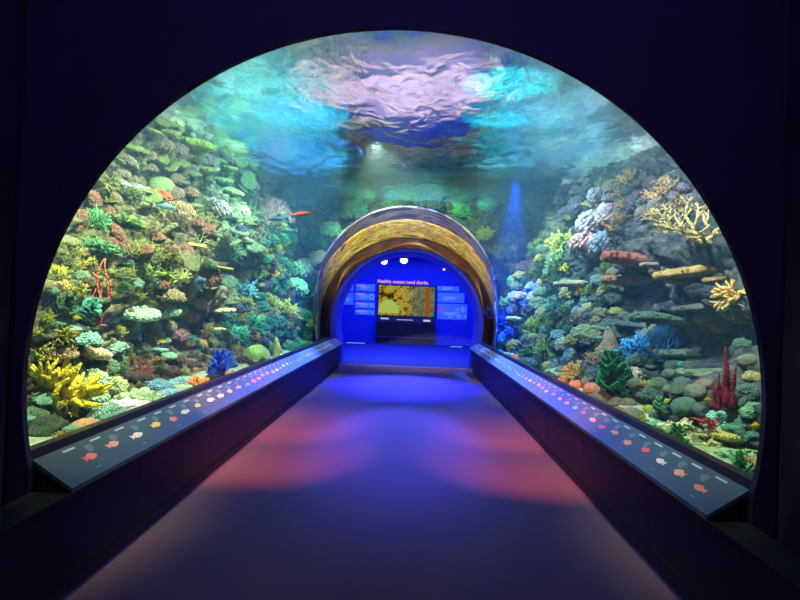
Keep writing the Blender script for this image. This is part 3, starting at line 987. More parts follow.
# ---- rock face around the far mouth
c('cauliflower_coral', 356, 204, 26, (40, 110, 96), 'dark teal lumpy coral above the golden hood at the left', seed=14)
c('bushy_coral', 462, 206, 22, (70, 176, 90), 'green bushy coral above the golden hood at the right', seed=28)
c('cauliflower_coral', 430, 196, 26, (36, 76, 70), 'dark green lumpy coral above the top of the golden hood', seed=15)
c('bushy_coral', 486, 230, 20, (130, 170, 70), 'yellow green bushy coral touching the golden hood at the upper right', seed=29)
c('cauliflower_coral', 330, 226, 22, (110, 196, 160), 'mint lumpy coral touching the golden hood at the upper left', seed=16)
c('bushy_coral', 505, 250, 22, (80, 120, 70), 'dull green bushy coral right of the golden hood', seed=30)
c('brain_coral', 488, 196, 24, (70, 200, 190), 'aqua rounded coral up and right of the golden hood', seed=19)
c('knobby_coral', 526, 262, 20, (90, 70, 80), 'dark mauve knobby coral up and right of the blue frills', seed=27)

placed = []
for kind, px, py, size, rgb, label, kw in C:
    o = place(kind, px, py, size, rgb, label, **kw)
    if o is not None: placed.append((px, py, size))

# ---- small growth between them: zones of kinds and colours
ZONES = [
    (110, 120, 260, 200, 60, [('bushy_coral', (17, 18), (130, 150, 96), None, 'small grass green bushy coral'), ('table_coral', (10, 12), (140, 170, 90), None, 'small lime grey plate coral'), ('knobby_coral', (17, 18), (150, 140, 110), None, 'small beige brown knobby coral')], (12, 22), 'near the water surface on the left reef'),
    (130, 325, 265, 385, 40, [('bushy_coral', (15, 16), (70, 90, 56), None, 'small dark olive bushy coral'), ('knobby_coral', (10, 14), (84, 70, 64), None, 'small dark brown knobby coral'), ('finger_coral', (6, 5), (150, 120, 60), None, 'small ochre finger coral')], (9, 16), 'in the shaded hollow of the left reef'),  # olive and brown kept dark to imitate the hollow's shade
    # x0, y0, x1, y1, count, [(kind, seeds, rgb, tip, phrase)], size range, side words
    (30, 260, 180, 440, 100, [('knobby_coral', (1, 5, 9), (120, 160, 120), None, 'small grey green knobby coral'), ('finger_coral', (3, 5), (176, 180, 70), None, 'small mustard finger coral'), ('bushy_coral', (2, 5), (96, 130, 80), None, 'small moss green bushy coral'), ('table_coral', (3, 8), (130, 190, 160), None, 'small sea green plate coral')], (12, 24), 'on the near part of the left reef'),
    (60, 180, 260, 290, 110, [('bushy_coral', (4, 6), (140, 130, 84), None, 'small khaki bushy coral'), ('knobby_coral', (14, 17), (160, 120, 92), None, 'small brown knobby coral'), ('table_coral', (10, 12), (134, 146, 96), None, 'small leaf green plate coral'), ('antler_coral', (2, 3), (166, 180, 100), None, 'small pale green antler coral')], (12, 24), 'on the upper part of the left reef'),
    (180, 210, 325, 350, 130, [('bushy_coral', (12, 13), (50, 150, 110), (130, 215, 170), 'small jade bushy coral'), ('cauliflower_coral', (3, 5), (70, 120, 100), None, 'small dark green lumpy coral'), ('knobby_coral', (6, 13), (96, 90, 110), None, 'small purple grey knobby coral'), ('bushy_coral', (10, 11), (170, 170, 70), None, 'small yellow olive bushy coral')], (9, 17), 'on the far part of the left reef'),
    (495, 240, 610, 380, 130, [('bushy_coral', (23, 24), (110, 140, 60), None, 'small olive bushy coral'), ('knobby_coral', (23, 24), (110, 140, 140), None, 'small blue grey knobby coral'), ('bushy_coral', (27, 22), (60, 110, 80), None, 'small deep green bushy coral'), ('cauliflower_coral', (8, 11), (160, 160, 120), None, 'small sand coloured lumpy coral')], (9, 18), 'on the far part of the right reef'),
    (600, 270, 756, 420, 120, [('knobby_coral', (19, 20), (90, 120, 110), None, 'small dull teal knobby coral'), ('brain_coral', (14, 17), (110, 120, 100), None, 'small drab rounded coral'), ('table_coral', (5, 14), (96, 116, 100), None, 'small drab green plate coral')], (12, 24), 'on the near part of the right reef'),
    (560, 180, 740, 275, 110, [('cauliflower_coral', (8, 9), (120, 112, 130), None, 'small mauve lumpy coral'), ('knobby_coral', (19, 22), (120, 116, 100), None, 'small grey brown knobby coral'), ('antler_coral', (4, 6), (190, 166, 100), None, 'small straw coloured antler coral')], (11, 22), 'on the upper part of the right reef'),
    (640, 400, 756, 470, 36, [('coral_rubble', (1, 2), (160, 190, 130), None, 'small heap of pale green sticks'), ('knobby_coral', (25, 26), (120, 180, 140), None, 'small mint knobby coral'), ('lettuce_coral', (5, 6), (90, 170, 110), None, 'small fresh green frilled coral')], (14, 26), 'near the lower right corner of the tank'),
    (320, 170, 500, 245, 30, [('cauliflower_coral', (14, 15), (36, 84, 76), None, 'small dark teal lumpy coral'), ('bushy_coral', (28, 29), (60, 130, 80), None, 'small green bushy coral')], (10, 18), 'on the rock face above the far tunnel mouth'),
]
rnd = random.Random(11)
for x0, y0, x1, y1, cnt, kinds, (s0, s1), where in ZONES:
    k = 0
    for tries in range(cnt * 8):
        if k >= cnt: break
        px, py = rnd.uniform(x0, x1), rnd.uniform(y0, y1)
        if math.hypot(px - 392, py - 397) > 362: continue
        size = rnd.uniform(s0, s1)
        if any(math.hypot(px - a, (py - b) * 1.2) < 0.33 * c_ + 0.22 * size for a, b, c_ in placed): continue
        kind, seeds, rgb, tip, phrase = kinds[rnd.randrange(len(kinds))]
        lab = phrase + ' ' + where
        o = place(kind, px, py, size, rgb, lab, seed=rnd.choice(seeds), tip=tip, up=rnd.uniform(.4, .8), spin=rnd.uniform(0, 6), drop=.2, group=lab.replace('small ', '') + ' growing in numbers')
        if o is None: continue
        placed.append((px, py, size * 0.9))
        k += 1

# ------------------------------------------------------------------ fish
def fish_parts(kind):
    prof = {'slim': (0.13, 0.07), 'deep': (0.30, 0.09), 'long': (0.09, 0.06)}[kind]
    H, W = prof
    body = MB()
    rs = []
    for k in range(13):
        t = k / 12
        e = max(0.03, math.sin(PI * min(1, 0.04 + t * 0.92)) ** 0.75 * (1 - 0.35 * t))
        if t > 0.85: e = max(e, 0.16)
        rs.append([V((0.42 - 0.82 * t, math.cos(2 * PI * i / 14) * W * e, math.sin(2 * PI * i / 14) * H * e)) for i in range(14)])
    body.rings(rs)
    tail = MB()
    tail.sheet(lambda u, v: V((-0.38 - 0.16 * u - 0.03 * abs(v - .5) * u * 2, 0.004, (v - .5) * (0.05 + 0.5 * H / 0.2 * 0.5 * u))), 5, 6, 0.012)
    dors = MB()
    dors.sheet(lambda u, v: V((0.18 - 0.42 * u, 0.0, H * 0.62 + v * H * 0.6 * math.sin(PI * (0.15 + 0.8 * u)))), 8, 3, 0.010)
    anal = MB()
    anal.sheet(lambda u, v: V((-0.02 - 0.22 * u, 0.0, -H * 0.52 - v * H * 0.5 * math.sin(PI * (0.15 + 0.8 * u)))), 6, 3, 0.010)
    eye = MB()
    for s in (-1, 1): eye.blob((0.32, s * W * 0.42, H * 0.12), 0.018)
    return [('body', body), ('tail_fin', tail), ('dorsal_fin', dors), ('anal_fin', anal), ('eyes', eye)]


_fm = {}
eye_m = pmat('fish_eye', (0.01, 0.01, 0.01), rough=0.2)


def fish(kind, px, py, size, rgb, label, dist=None, head=0.0, pitch=0.0, group=None, fin=None):
    if kind not in _fm:
        _fm[kind] = [(n_, mb.mesh(n_)) for n_, mb in fish_parts(kind)]
    h = hit(px, py)
    d = ray(px, py)
    D = (h[0] - EYE).length - 0.55 if h else 9.0
    if dist: D = dist
    p = EYE + d * D
    s = size * p.y / F
    root = empty('fish', (0, 0, 0), label, 'fish', group)
    root.matrix_world = Matrix.Translation(p) @ Matrix.Rotation(head, 4, 'Z') @ Matrix.Rotation(pitch, 4, 'Y') @ Matrix.Diagonal((s, s, s, 1))
    bm_ = coral_mat(rgb, None, 30)
    fm_ = coral_mat(fin or tuple(int(x * .8) for x in rgb), None, 30)
    for n_, me in _fm[kind]:
        if not me.materials: me.materials.append(bm_)
        o = bpy.data.objects.new(n_, me)
        col.objects.link(o)
        o.parent = root
        o.material_slots[0].link = 'OBJECT'
        o.material_slots[0].material = eye_m if n_ == 'eyes' else bm_ if n_ == 'body' else fm_


fish('long', 301, 214, 26, (240, 120, 90), 'long orange fish up and left of the golden hood', head=PI, pitch=.2)
fish('slim', 124, 184, 18, (190, 220, 225), 'silver fish, leftmost of the three high at the left', head=.1, pitch=.2)
fish('slim', 139, 187, 18, (196, 222, 225), 'silver fish, middle of the three high at the left', head=.1, pitch=.2)
fish('slim', 158, 190, 12, (180, 210, 215), 'small silver fish beside the rusty orange coral', head=.1, pitch=.15)
fish('slim', 166, 207, 24, (110, 190, 190), 'blue green fish with pale fins under the silver trio', head=.1, pitch=.1, fin=(220, 230, 225))
fish('deep', 77, 318, 9, (240, 230, 50), 'little yellow fish above the beige plate coral', head=PI + .2)
fish('deep', 104, 354, 10, (245, 235, 60), 'bright yellow fish over the dark hollow at the left', head=.6, pitch=.5, fin=(60, 110, 220))
fish('deep', 251, 201, 8, (236, 170, 120), 'tiny orange fish at the top of the small shoal', head=.2)
fish('deep', 260, 199, 7, (226, 200, 130), 'tiny pale yellow fish at the top right of the small shoal', head=PI)
fish('deep', 249, 222, 8, (240, 170, 110), 'tiny orange fish in the middle of the small shoal', head=.3)
fish('deep', 253, 232, 7, (216, 176, 110), 'tiny tan fish below the middle of the small shoal', head=PI)
fish('deep', 246, 239, 8, (236, 180, 130), 'tiny orange fish, lowest of the small shoal', head=.2)
fish('slim', 277, 219, 22, (110, 120, 150), 'large blue grey fish left of the long orange fish', head=PI, pitch=.1)
fish('slim', 285, 230, 22, (80, 170, 170), 'large teal fish below the blue grey fish', head=PI)
fish('slim', 598, 328, 20, (150, 210, 160), 'pale green fish, upper of two in the middle of the right reef', head=PI, pitch=-.1)
fish('slim', 598, 338, 16, (140, 200, 180), 'mint green fish, lower of two in the middle of the right reef', head=.1)
fish('deep', 708, 400, 9, (236, 196, 50), 'yellow orange fish left below the short red sponge', head=PI)
fish('deep', 642, 417, 9, (196, 226, 50), 'lime yellow fish at the sill beside the staghorn heap', head=.3)
fish('deep', 667, 401, 9, (206, 230, 60), 'lime yellow fish over the big staghorn heap', head=PI, pitch=.6)
fish('deep', 755, 426, 13, (250, 226, 30), 'vivid yellow fish at the portal edge at the right', head=.2)
fish('deep', 568, 218, 9, (226, 216, 90), 'small yellow fish above the bushy column at the right', head=.2)
fish('slim', 742, 306, 9, (220, 225, 215), 'small white fish at the portal edge below the orange finger coral', head=.2, pitch=.4)
fish('slim', 539, 209, 10, (60, 60, 90), 'small dark fish under the surface right of the aqua coral', head=PI)


# ------------------------------------------------------------------ the building
dark = pmat('dark_wall_paint', lin((34, 20, 44)), lin((40, 24, 52)), scale=3, rough=0.75, bump=0.05, bscale=80)
bench_m = pmat('bench_laminate', lin((38, 18, 44)), lin((44, 22, 50)), scale=4, rough=0.5, spec=0.2)
kick_m = pmat('toe_kick', lin((30, 22, 34)), rough=0.6)
sill_m = pmat('black_sill', lin((30, 32, 32)), lin((40, 42, 38)), scale=6, rough=0.35)
pan_m = pmat('graphic_panel_print', lin((58, 74, 68)), lin((64, 80, 74)), scale=3, rough=0.5, spec=0.3)


def arc(hw_z, n=96, rad=R):
    """arch outline from low on the right, over the top, to low on the left"""
    a0 = math.asin((hw_z - AZ) / rad)
    return [(AX + rad * math.cos(a0 + (PI - 2 * a0) * i / n), AZ + rad * math.sin(a0 + (PI - 2 * a0) * i / n)) for i in range(n + 1)]


def arch_wall(name, mat, y0, y1, x0, x1, ztop, zl=0.73, rad=R, zb=0.0):
    mb = MB()
    pts = arc(zl, 96, rad)
    pts = [(pts[0][0], zb)] + pts + [(pts[-1][0], zb)]
    outer = []
    for x, z in pts:
        a = math.atan2(z - AZ, x - AX)
        c, s = math.cos(a), math.sin(a)
        if z <= zl - 0.001: outer.append((x1 if c > 0 else x0, zb)); continue
        t = min((x1 - AX) / c if c > 1e-6 else 1e9, (x0 - AX) / c if c < -1e-6 else 1e9, (ztop - AZ) / s if s > 1e-6 else 1e9)
        outer.append((AX + c * t, AZ + s * t))
    n = len(pts)
    for k in range(n - 1):
        q = [pts[k], pts[k + 1], outer[k + 1], outer[k]]
        b = len(mb.v)
        for y in (y0, y1):
            mb.v += [V((x, y, z)) for x, z in q]
        mb.f += [(b, b + 1, b + 2, b + 3), (b + 7, b + 6, b + 5, b + 4), (b, b + 4, b + 5, b + 1), (b + 2, b + 6, b + 7, b + 3)]
    # corners
    for cx in (x0, x1):
        pass
    o = mb.build(name, mat, smooth=False)
    return tag(o, kind='structure')


arch_wall('wall_front', dark, 3.06, 3.1, AX - 3.3, AX + 3.3, 4.6)


def boxobj(name, mat, a, b, kind='structure', parent=None):
    mb = MB()
    mb.box(a, b)
    o = mb.build(name, mat, parent, smooth=False)
    if kind: o['kind'] = kind
    return o


boxobj('wall_lobby_left', dark, (AX - 2.0, -2.2, 0), (AX - 1.86, 2.98, 3.7))
boxobj('wall_lobby_right', dark, (AX + 1.86, -2.2, 0), (AX + 2.0, 2.98, 3.7))
boxobj('wall_lobby_back', dark, (AX - 2.0, -2.35, 0), (AX + 2.0, -2.2, 3.7))
boxobj('ceiling_lobby', dark, (AX - 2.0, -2.35, 3.7), (AX + 2.0, 2.98, 3.85))

# floor: short brown carpet all the way to the far room
carpet, nt, out = node_mat('carpet')
b = N(nt, 'ShaderNodeBsdfPrincipled', Roughness=0.75)
b.inputs['Specular IOR Level'].default_value = 0.12
tc = N(nt, 'ShaderNodeTexCoord')
t = N(nt, 'ShaderNodeTexNoise', Scale=60.0, Detail=5.0)
t2 = N(nt, 'ShaderNodeTexNoise', Scale=1.3, Detail=4.0)
rp = N(nt, 'ShaderNodeValToRGB')
rp.color_ramp.elements[0].position, rp.color_ramp.elements[1].position = 0.35, 0.65
rp.color_ramp.elements[0].color = lin((40, 28, 32)) + (1,)
rp.color_ramp.elements[1].color = lin((104, 76, 80)) + (1,)
nt.links.new(tc.outputs['Object'], t.inputs['Vector'])
nt.links.new(tc.outputs['Object'], t2.inputs['Vector'])
ma = N(nt, 'ShaderNodeMath', operation='MULTIPLY_ADD')
ma.inputs[1].default_value = 0.35
nt.links.new(t2.outputs[0], ma.inputs[0])
sb = N(nt, 'ShaderNodeMath', operation='MULTIPLY_ADD')
sb.inputs[1].default_value = 0.65
nt.links.new(t.outputs[0], sb.inputs[0])
nt.links.new(ma.outputs[0], sb.inputs[2])
nt.links.new(sb.outputs[0], rp.inputs[0])
nt.links.new(rp.outputs[0], b.inputs['Base Color'])
bp = N(nt, 'ShaderNodeBump', Strength=0.6, Distance=0.006)
nt.links.new(t.outputs[0], bp.inputs['Height'])
nt.links.new(bp.outputs[0], b.inputs['Normal'])
nt.links.new(b.outputs[0], out.inputs[0])
mb = MB()
mb.box((AX - 1.86, -2.3, -0.12), (AX + 1.86, 16.6, 0))
tag(mb.build('floor', carpet, smooth=False), kind='structure')
boxobj('floor_room', pmat('blue_vinyl', lin((34, 46, 140)), lin((38, 52, 148)), scale=3, rough=0.6, spec=0.15), (AX - 3.4, 16.6, -0.12), (AX + 3.4, 27.0, 0))
boxobj('trim_threshold', pmat('threshold_metal', lin((120, 130, 170)), rough=0.4, metal=0.3), (AX - 1.62, 16.55, 0), (AX + 1.62, 16.62, 0.012))

# ---- benches with the graphic rail, both sides
fish_cols = [(236, 120, 84), (226, 90, 70), (240, 190, 60), (230, 150, 120), (210, 70, 90), (235, 140, 60), (240, 210, 200), (120, 170, 200)]
fish_ms = [pmat('print_%d' % i, lin(c), rough=0.35) for i, c in enumerate(fish_cols)]
ink = pmat('print_text', lin((176, 184, 180)), rough=0.4)
ink2 = pmat('print_small_text', lin((120, 134, 132)), rough=0.4)
P_IN, P_OUT = (1.589, 0.622), (1.796, 0.757)


def bench(sg, label, seed):
    rnd = random.Random(seed)
    root = empty('display_bench', (AX, 0, 0), label, 'bench', 'display benches along the walkway')
    X = lambda w: sg * w
    y = -2.0
    k = 0
    while y < 15.55:
        ye = min(y + 1.5, 15.6)
        mb = MB()
        mb.prism_y([(X(1.665), 0.115), (X(1.625), 0.583), (X(1.79), 0.583), (X(1.79), 0.115)][::sg], y + 0.003, ye - 0.003)
        mb.build('front_panel', bench_m, root, smooth=False)
        y = ye
    mb = MB()
    mb.prism_y([(X(1.69), 0.0), (X(1.69), 0.115), (X(1.79), 0.115), (X(1.79), 0.0)][::sg], -2.0, 15.6)
    mb.build('toe_kick', kick_m, root, smooth=False)
    mb = MB()
    mb.prism_y([(X(1.61), 0.583), (X(1.60), 0.598), (X(1.79), 0.598), (X(1.79), 0.583)][::sg], -2.0, 15.6)
    mb.build('bench_top', sill_m, root, smooth=False)
    # sloping graphic panel and the block that holds it
    mb = MB()
    mb.prism_y([(X(1.64), 0.598), (X(1.79), 0.71), (X(1.79), 0.598)][::sg], 3.2, 15.5)
    mb.build('support', kick_m, root, smooth=False)
    mb = MB()
    mb.prism_y([(X(1.586), 0.598), (X(P_IN[0]), P_IN[1]), (X(P_OUT[0]), P_OUT[1]), (X(1.796), 0.733)][::sg], 3.11, 15.6)
    gp = mb.build('graphic_panel', pan_m, root, smooth=False)
    mb = MB()
    mb.box((min(X(1.80), X(1.86)), 3.1, 0.40), (max(X(1.80), X(1.86)), 14.95, 0.806))
    mb.build('sill', sill_m, root, smooth=False)

    du = V((P_OUT[0] - P_IN[0], 0, P_OUT[1] - P_IN[1]))
    nrm = V((-du.z, 0, du.x)).normalized()
    L = du.length
    du = du / L

    def pt(u, yy, h):
        p = V((P_IN[0], 0, P_IN[1])) + du * (u * L) + nrm * h
        return V((sg * p.x, yy, p.z))

    def plate(mb, u0, u1, ya, yb, h=0.0012):
        q = [pt(u0, ya, 0), pt(u1, ya, 0), pt(u1, yb, 0), pt(u0, yb, 0), pt(u0, ya, h), pt(u1, ya, h), pt(u1, yb, h), pt(u0, yb, h)]
        mb.add(q, [(0, 3, 2, 1), (4, 5, 6, 7), (0, 1, 5, 4), (1, 2, 6, 5), (2, 3, 7, 6), (3, 0, 4, 7)])

    def fishprint(mb, u, yy, l, h, flip):
        out = [(-0.5, 0.02), (-0.3, 0.24), (0.0, 0.36), (0.22, 0.20), (0.34, 0.08), (0.5, 0.28), (0.46, 0.0), (0.5, -0.28), (0.34, -0.08), (0.22, -0.2), (0.0, -0.32), (-0.3, -0.22)]
        n = len(out)
        vs = []
        for hh in (0, 0.0016):
            vs += [pt(u + b_ * h, yy + a * l * flip, hh) for a, b_ in out]
        c0 = len(vs)
        vs.append(pt(u, yy, 0.0016))
        fs = [(i, (i + 1) % n, n + (i + 1) % n, n + i) for i in range(n)] + [(n + i, n + (i + 1) % n, c0) for i in range(n)]
        mb.add(vs, fs)
    yy = 3.32 if sg > 0 else 3.42
    i = 0
    while yy < 15.3:
        st = rnd.uniform(0.27, 0.33) if yy < 7 else 0.25
        ci = rnd.randrange(len(fish_ms)) if yy > 4.2 else (i * 3) % len(fish_ms)
        mb = MB()
        fishprint(mb, rnd.uniform(0.42, 0.55), yy + 0.06, rnd.uniform(0.12, 0.18), rnd.uniform(0.24, 0.34), rnd.choice((-1, 1)))
        mb.build('fish_picture', fish_ms[ci], gp, smooth=False)
        mb = MB()
        a, c = (yy - 0.06, yy + 0.02) if sg < 0 else (yy - 0.02, yy + 0.06)
        plate(mb, 0.86, 0.91, a - 0.02, c + 0.02)
        mb.build('species_name', ink, gp, smooth=False)
        mb = MB()
        for j in range(4):
            plate(mb, 0.63 + 0.05 * j, 0.655 + 0.05 * j, yy + 0.10, yy + 0.10 + (0.05, 0.075, 0.08, 0.07)[j])
        if i % 2 == 0: plate(mb, 0.16, 0.185, yy, yy + 0.05)
        mb.build('caption', ink2, gp, smooth=False)
        yy += st
        i += 1
    return root


bench(-1, 'dark purple bench with sloping fish guide panel along the left of the walkway', 3)
bench(1, 'dark purple bench with sloping fish guide panel along the right of the walkway', 4)

# ---- acrylic tunnel
acr, nt, out = node_mat('clear_acrylic')
lw = N(nt, 'ShaderNodeLayerWeight')
pw = N(nt, 'ShaderNodeMath', operation='POWER')
pw.inputs[1].default_value = 5.0
ml = N(nt, 'ShaderNodeMath', operation='MULTIPLY_ADD')
ml.inputs[1].default_value = 0.16
ml.inputs[2].default_value = 0.006
tr = N(nt, 'ShaderNodeBsdfTransparent', Color=(0.975, 0.985, 0.985, 1))
gl = N(nt, 'ShaderNodeBsdfGlossy', Roughness=0.04)
mx = N(nt, 'ShaderNodeMixShader')
nt.links.new(lw.outputs['Facing'], pw.inputs[0])
nt.links.new(pw.outputs[0], ml.inputs[0])
nt.links.new(ml.outputs[0], mx.inputs[0])
nt.links.new(tr.outputs[0], mx.inputs[1])
nt.links.new(gl.outputs[0], mx.inputs[2])
nt.links.new(mx.outputs[0], out.inputs[0])
mb = MB()
inn, outr = arc(0.78, 96, 1.85), arc(0.78, 96, 1.92)
mb.prism_y([(x - AX, z) for x, z in inn] + [(x - AX, z) for x, z in outr[::-1]], 3.1, 14.9)
o = mb.build('window_1', acr)
o.location.x = AX
me = o.data
me.polygons.foreach_set('use_smooth', [abs(p.normal.y) < 0.5 for p in me.polygons])
tag(o, kind='structure')

# ---- far portal: brown ring, blue liner, added hood whose colours imitate acrylic reflections
ring_m = pmat('brown_ring', lin((74, 42, 22)), lin((40, 24, 18)), scale=5, rough=0.4, bump=0.3, bscale=20)
blue_wall = pmat('blue_wall_paint', lin((30, 48, 200)), lin((34, 52, 206)), scale=2, rough=0.55)


def band(mb, r0, r1, y0, y1, zl=0.0, n=72):
    a, b = arc(max(zl, AZ - r0 * 0.995), n, r0), arc(max(zl, AZ - r1 * 0.995), n, r1)
    mb.prism_y([(x - AX, z - AZ) for x, z in a] + [(x - AX, z - AZ) for x, z in b[::-1]], y0, y1)


root = empty('tunnel_collar', (AX, 0, AZ), 'dark brown ring and added golden hood painted with reflections around the far tunnel mouth', 'portal')
mb = MB()
band(mb, 1.855, 2.10, 14.9, 15.1, 0.3)
mb.build('ring', ring_m, root)
hood_pts = []


def hoodr(a, k):
    """distance from the axis at angle a of the three hood outlines"""
    if k == 0: return 2.10
    cx, cz, rc = ((-0.04, 0.35, 2.11), (-0.04, 0.69, 1.97))[k - 1]
    c, s = math.cos(a), math.sin(a)
    bq = c * cx + s * cz
    dd = bq * bq - (cx * cx + cz * cz - rc * rc)
    t = bq + math.sqrt(max(dd, 0))
    return max(t, (2.03, 1.985)[k - 1])


HY = (14.86, 14.15, 13.6)


def hood_fn(k):
    def fn(u, v):
        a = math.radians(-11 + 202 * u)
        r = hoodr(a, k) * (1 - v) + hoodr(a, k + 1) * v
        r += 0.012 * math.sin(a * 9 + v * 5) * v * (1 - v)
        return V((r * math.cos(a), HY[k] * (1 - v) + HY[k + 1] * v, r * math.sin(a)))
    return fn


def reflection_mat(name, cols, rough, metal):
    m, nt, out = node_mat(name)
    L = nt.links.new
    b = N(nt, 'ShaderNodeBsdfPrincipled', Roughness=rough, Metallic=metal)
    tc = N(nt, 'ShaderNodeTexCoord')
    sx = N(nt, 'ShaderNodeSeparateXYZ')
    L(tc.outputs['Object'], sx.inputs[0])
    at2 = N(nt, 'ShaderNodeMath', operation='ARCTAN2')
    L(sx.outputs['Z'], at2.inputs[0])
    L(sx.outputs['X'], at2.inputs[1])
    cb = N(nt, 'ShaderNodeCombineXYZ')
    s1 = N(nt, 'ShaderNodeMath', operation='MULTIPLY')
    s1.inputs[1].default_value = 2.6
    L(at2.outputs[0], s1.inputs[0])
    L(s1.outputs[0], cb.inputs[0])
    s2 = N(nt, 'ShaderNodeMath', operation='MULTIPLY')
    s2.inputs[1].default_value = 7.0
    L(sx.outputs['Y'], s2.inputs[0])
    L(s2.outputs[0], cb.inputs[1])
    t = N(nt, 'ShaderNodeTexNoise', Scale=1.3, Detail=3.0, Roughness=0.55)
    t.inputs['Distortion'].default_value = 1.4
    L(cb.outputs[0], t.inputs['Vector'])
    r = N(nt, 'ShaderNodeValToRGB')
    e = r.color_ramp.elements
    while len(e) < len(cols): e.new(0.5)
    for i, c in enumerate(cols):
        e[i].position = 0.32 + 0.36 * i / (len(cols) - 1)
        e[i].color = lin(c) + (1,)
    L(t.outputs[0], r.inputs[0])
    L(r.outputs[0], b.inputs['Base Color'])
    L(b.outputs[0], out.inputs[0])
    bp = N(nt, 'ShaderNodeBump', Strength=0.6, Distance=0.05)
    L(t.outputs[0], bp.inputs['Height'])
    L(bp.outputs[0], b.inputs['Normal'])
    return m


gold = reflection_mat('painted_gold_reflection', [(24, 18, 4), (130, 104, 10), (236, 200, 40), (50, 44, 10), (255, 240, 120), (150, 160, 30)], 0.35, 0.0)  # gold reflections in the acrylic, painted as streaks
grey = reflection_mat('painted_grey_reflection', [(12, 14, 50), (50, 52, 110), (150, 150, 165), (24, 28, 90)], 0.3, 0.2)  # blue grey reflections painted the same way
mb = MB(); mb.sheet(hood_fn(0), 90, 8, 0.03); mb.build('lining', gold, root)['label'] = 'lining painted with golden reflection streaks'
mb = MB(); mb.sheet(hood_fn(1), 90, 8, 0.03); mb.build('rim', grey, root)['label'] = 'outer rim painted with blue grey reflections'
mb = MB()
ia, oa = arc(0.6, 72, 1.855), arc(0.6, 72, 1.97)
mb.prism_y([(x - AX, z - AZ) for x, z in [(ia[0][0], 0.0)] + ia + [(ia[-1][0], 0.0)]] + [(x - AX, z - AZ) for x, z in [(oa[-1][0], 0.0)] + oa[::-1] + [(oa[0][0], 0.0)]], 15.1, 17.4)
mb.build('liner', blue_wall, root)['label'] = 'blue inner liner'

# ---- far room
YE = 27.0
boxobj('wall_end', blue_wall, (AX - 3.6, YE, 0), (AX + 3.6, YE + 0.15, 3.9))
boxobj('wall_room_left', blue_wall, (AX - 3.55, 17.1, 0), (AX - 3.4, YE, 3.9))
boxobj('wall_room_right', blue_wall, (AX + 3.4, 17.1, 0), (AX + 3.55, YE, 3.9))
boxobj('ceiling_room', blue_wall, (AX - 3.6, 17.1, 3.75), (AX + 3.6, YE, 3.9))
arch_wall('wall_room_front', blue_wall, 16.98, 17.1, AX - 3.6, AX + 3.6, 3.9, 0.3, 2.0)

# video wall
p0, p1 = at(377.6, 304, YE - 0.12), at(435.4, 305, YE - 0.12)
zt, zv, zb_ = at(406, 285, YE - 0.12).z, at(406, 315.8, YE - 0.12).z, at(406, 323.2, YE - 0.12).z
root = empty('video_screen', ((p0.x + p1.x) / 2, YE, zb_), 'large lit video screen showing a yellow green reef on the far blue wall', 'screen')
W2 = (p1.x - p0.x) / 2
mb = MB(); mb.box((-W2, -0.12, 0), (W2, 0, zt - zb_)); mb.build('frame', pmat('black_plastic', (0.01, 0.01, 0.013), rough=0.4), root, smooth=False)
m, nt, out = node_mat('reef_film')
e = N(nt, 'ShaderNodeEmission', Strength=0.9)
tc = N(nt, 'ShaderNodeTexCoord')
t = N(nt, 'ShaderNodeTexNoise', Scale=4.5, Detail=5.0, Roughness=0.7)
r = N(nt, 'ShaderNodeValToRGB')
ee = r.color_ramp.elements
while len(ee) < 6: ee.new(0.5)
for i, c in enumerate([(10, 16, 8), (50, 60, 24), (130, 96, 24), (210, 180, 50), (80, 110, 70), (250, 244, 200)]):
    ee[i].position = 0.33 + 0.36 * i / 5
    ee[i].color = lin(c) + (1,)
nt.links.new(tc.outputs['Object'], t.inputs['Vector'])
nt.links.new(t.outputs[0], r.inputs[0])
sp_ = N(nt, 'ShaderNodeSeparateXYZ')
nt.links.new(tc.outputs['Object'], sp_.inputs[0])
mr = N(nt, 'ShaderNodeMapRange')
mr.inputs[1].default_value, mr.inputs[2].default_value = -0.1, 0.5
mr.inputs[4].default_value = 0.75
nt.links.new(sp_.outputs[0], mr.inputs[0])
mg = N(nt, 'ShaderNodeMixRGB')
mg.inputs[2].default_value = lin((84, 104, 90)) + (1,)
nt.links.new(mr.outputs[0], mg.inputs[0])
nt.links.new(r.outputs[0], mg.inputs[1])
nt.links.new(mg.outputs[0], e.inputs[0])
nt.links.new(e.outputs[0], out.inputs[0])
mb = MB(); mb.box((-W2 + 0.04, -0.125, zv - zb_), (W2 - 0.04, -0.12, zt - zb_ - 0.04)); pic = mb.build('picture', m, root, smooth=False)
pic['label'] = 'lit film of a reef'


def flat(name, pts, mat, y, parent, th=0.004):
    mb = MB()
    n = len(pts)
    mb.add([(x, y, z) for x, z in pts] + [(x, y + th, z) for x, z in pts], [tuple(range(n)), tuple(range(2 * n - 1, n - 1, -1))] + [(i, n + i, n + (i + 1) % n, (i + 1) % n) for i in range(n)])
    return mb.build(name, mat, parent, smooth=False)


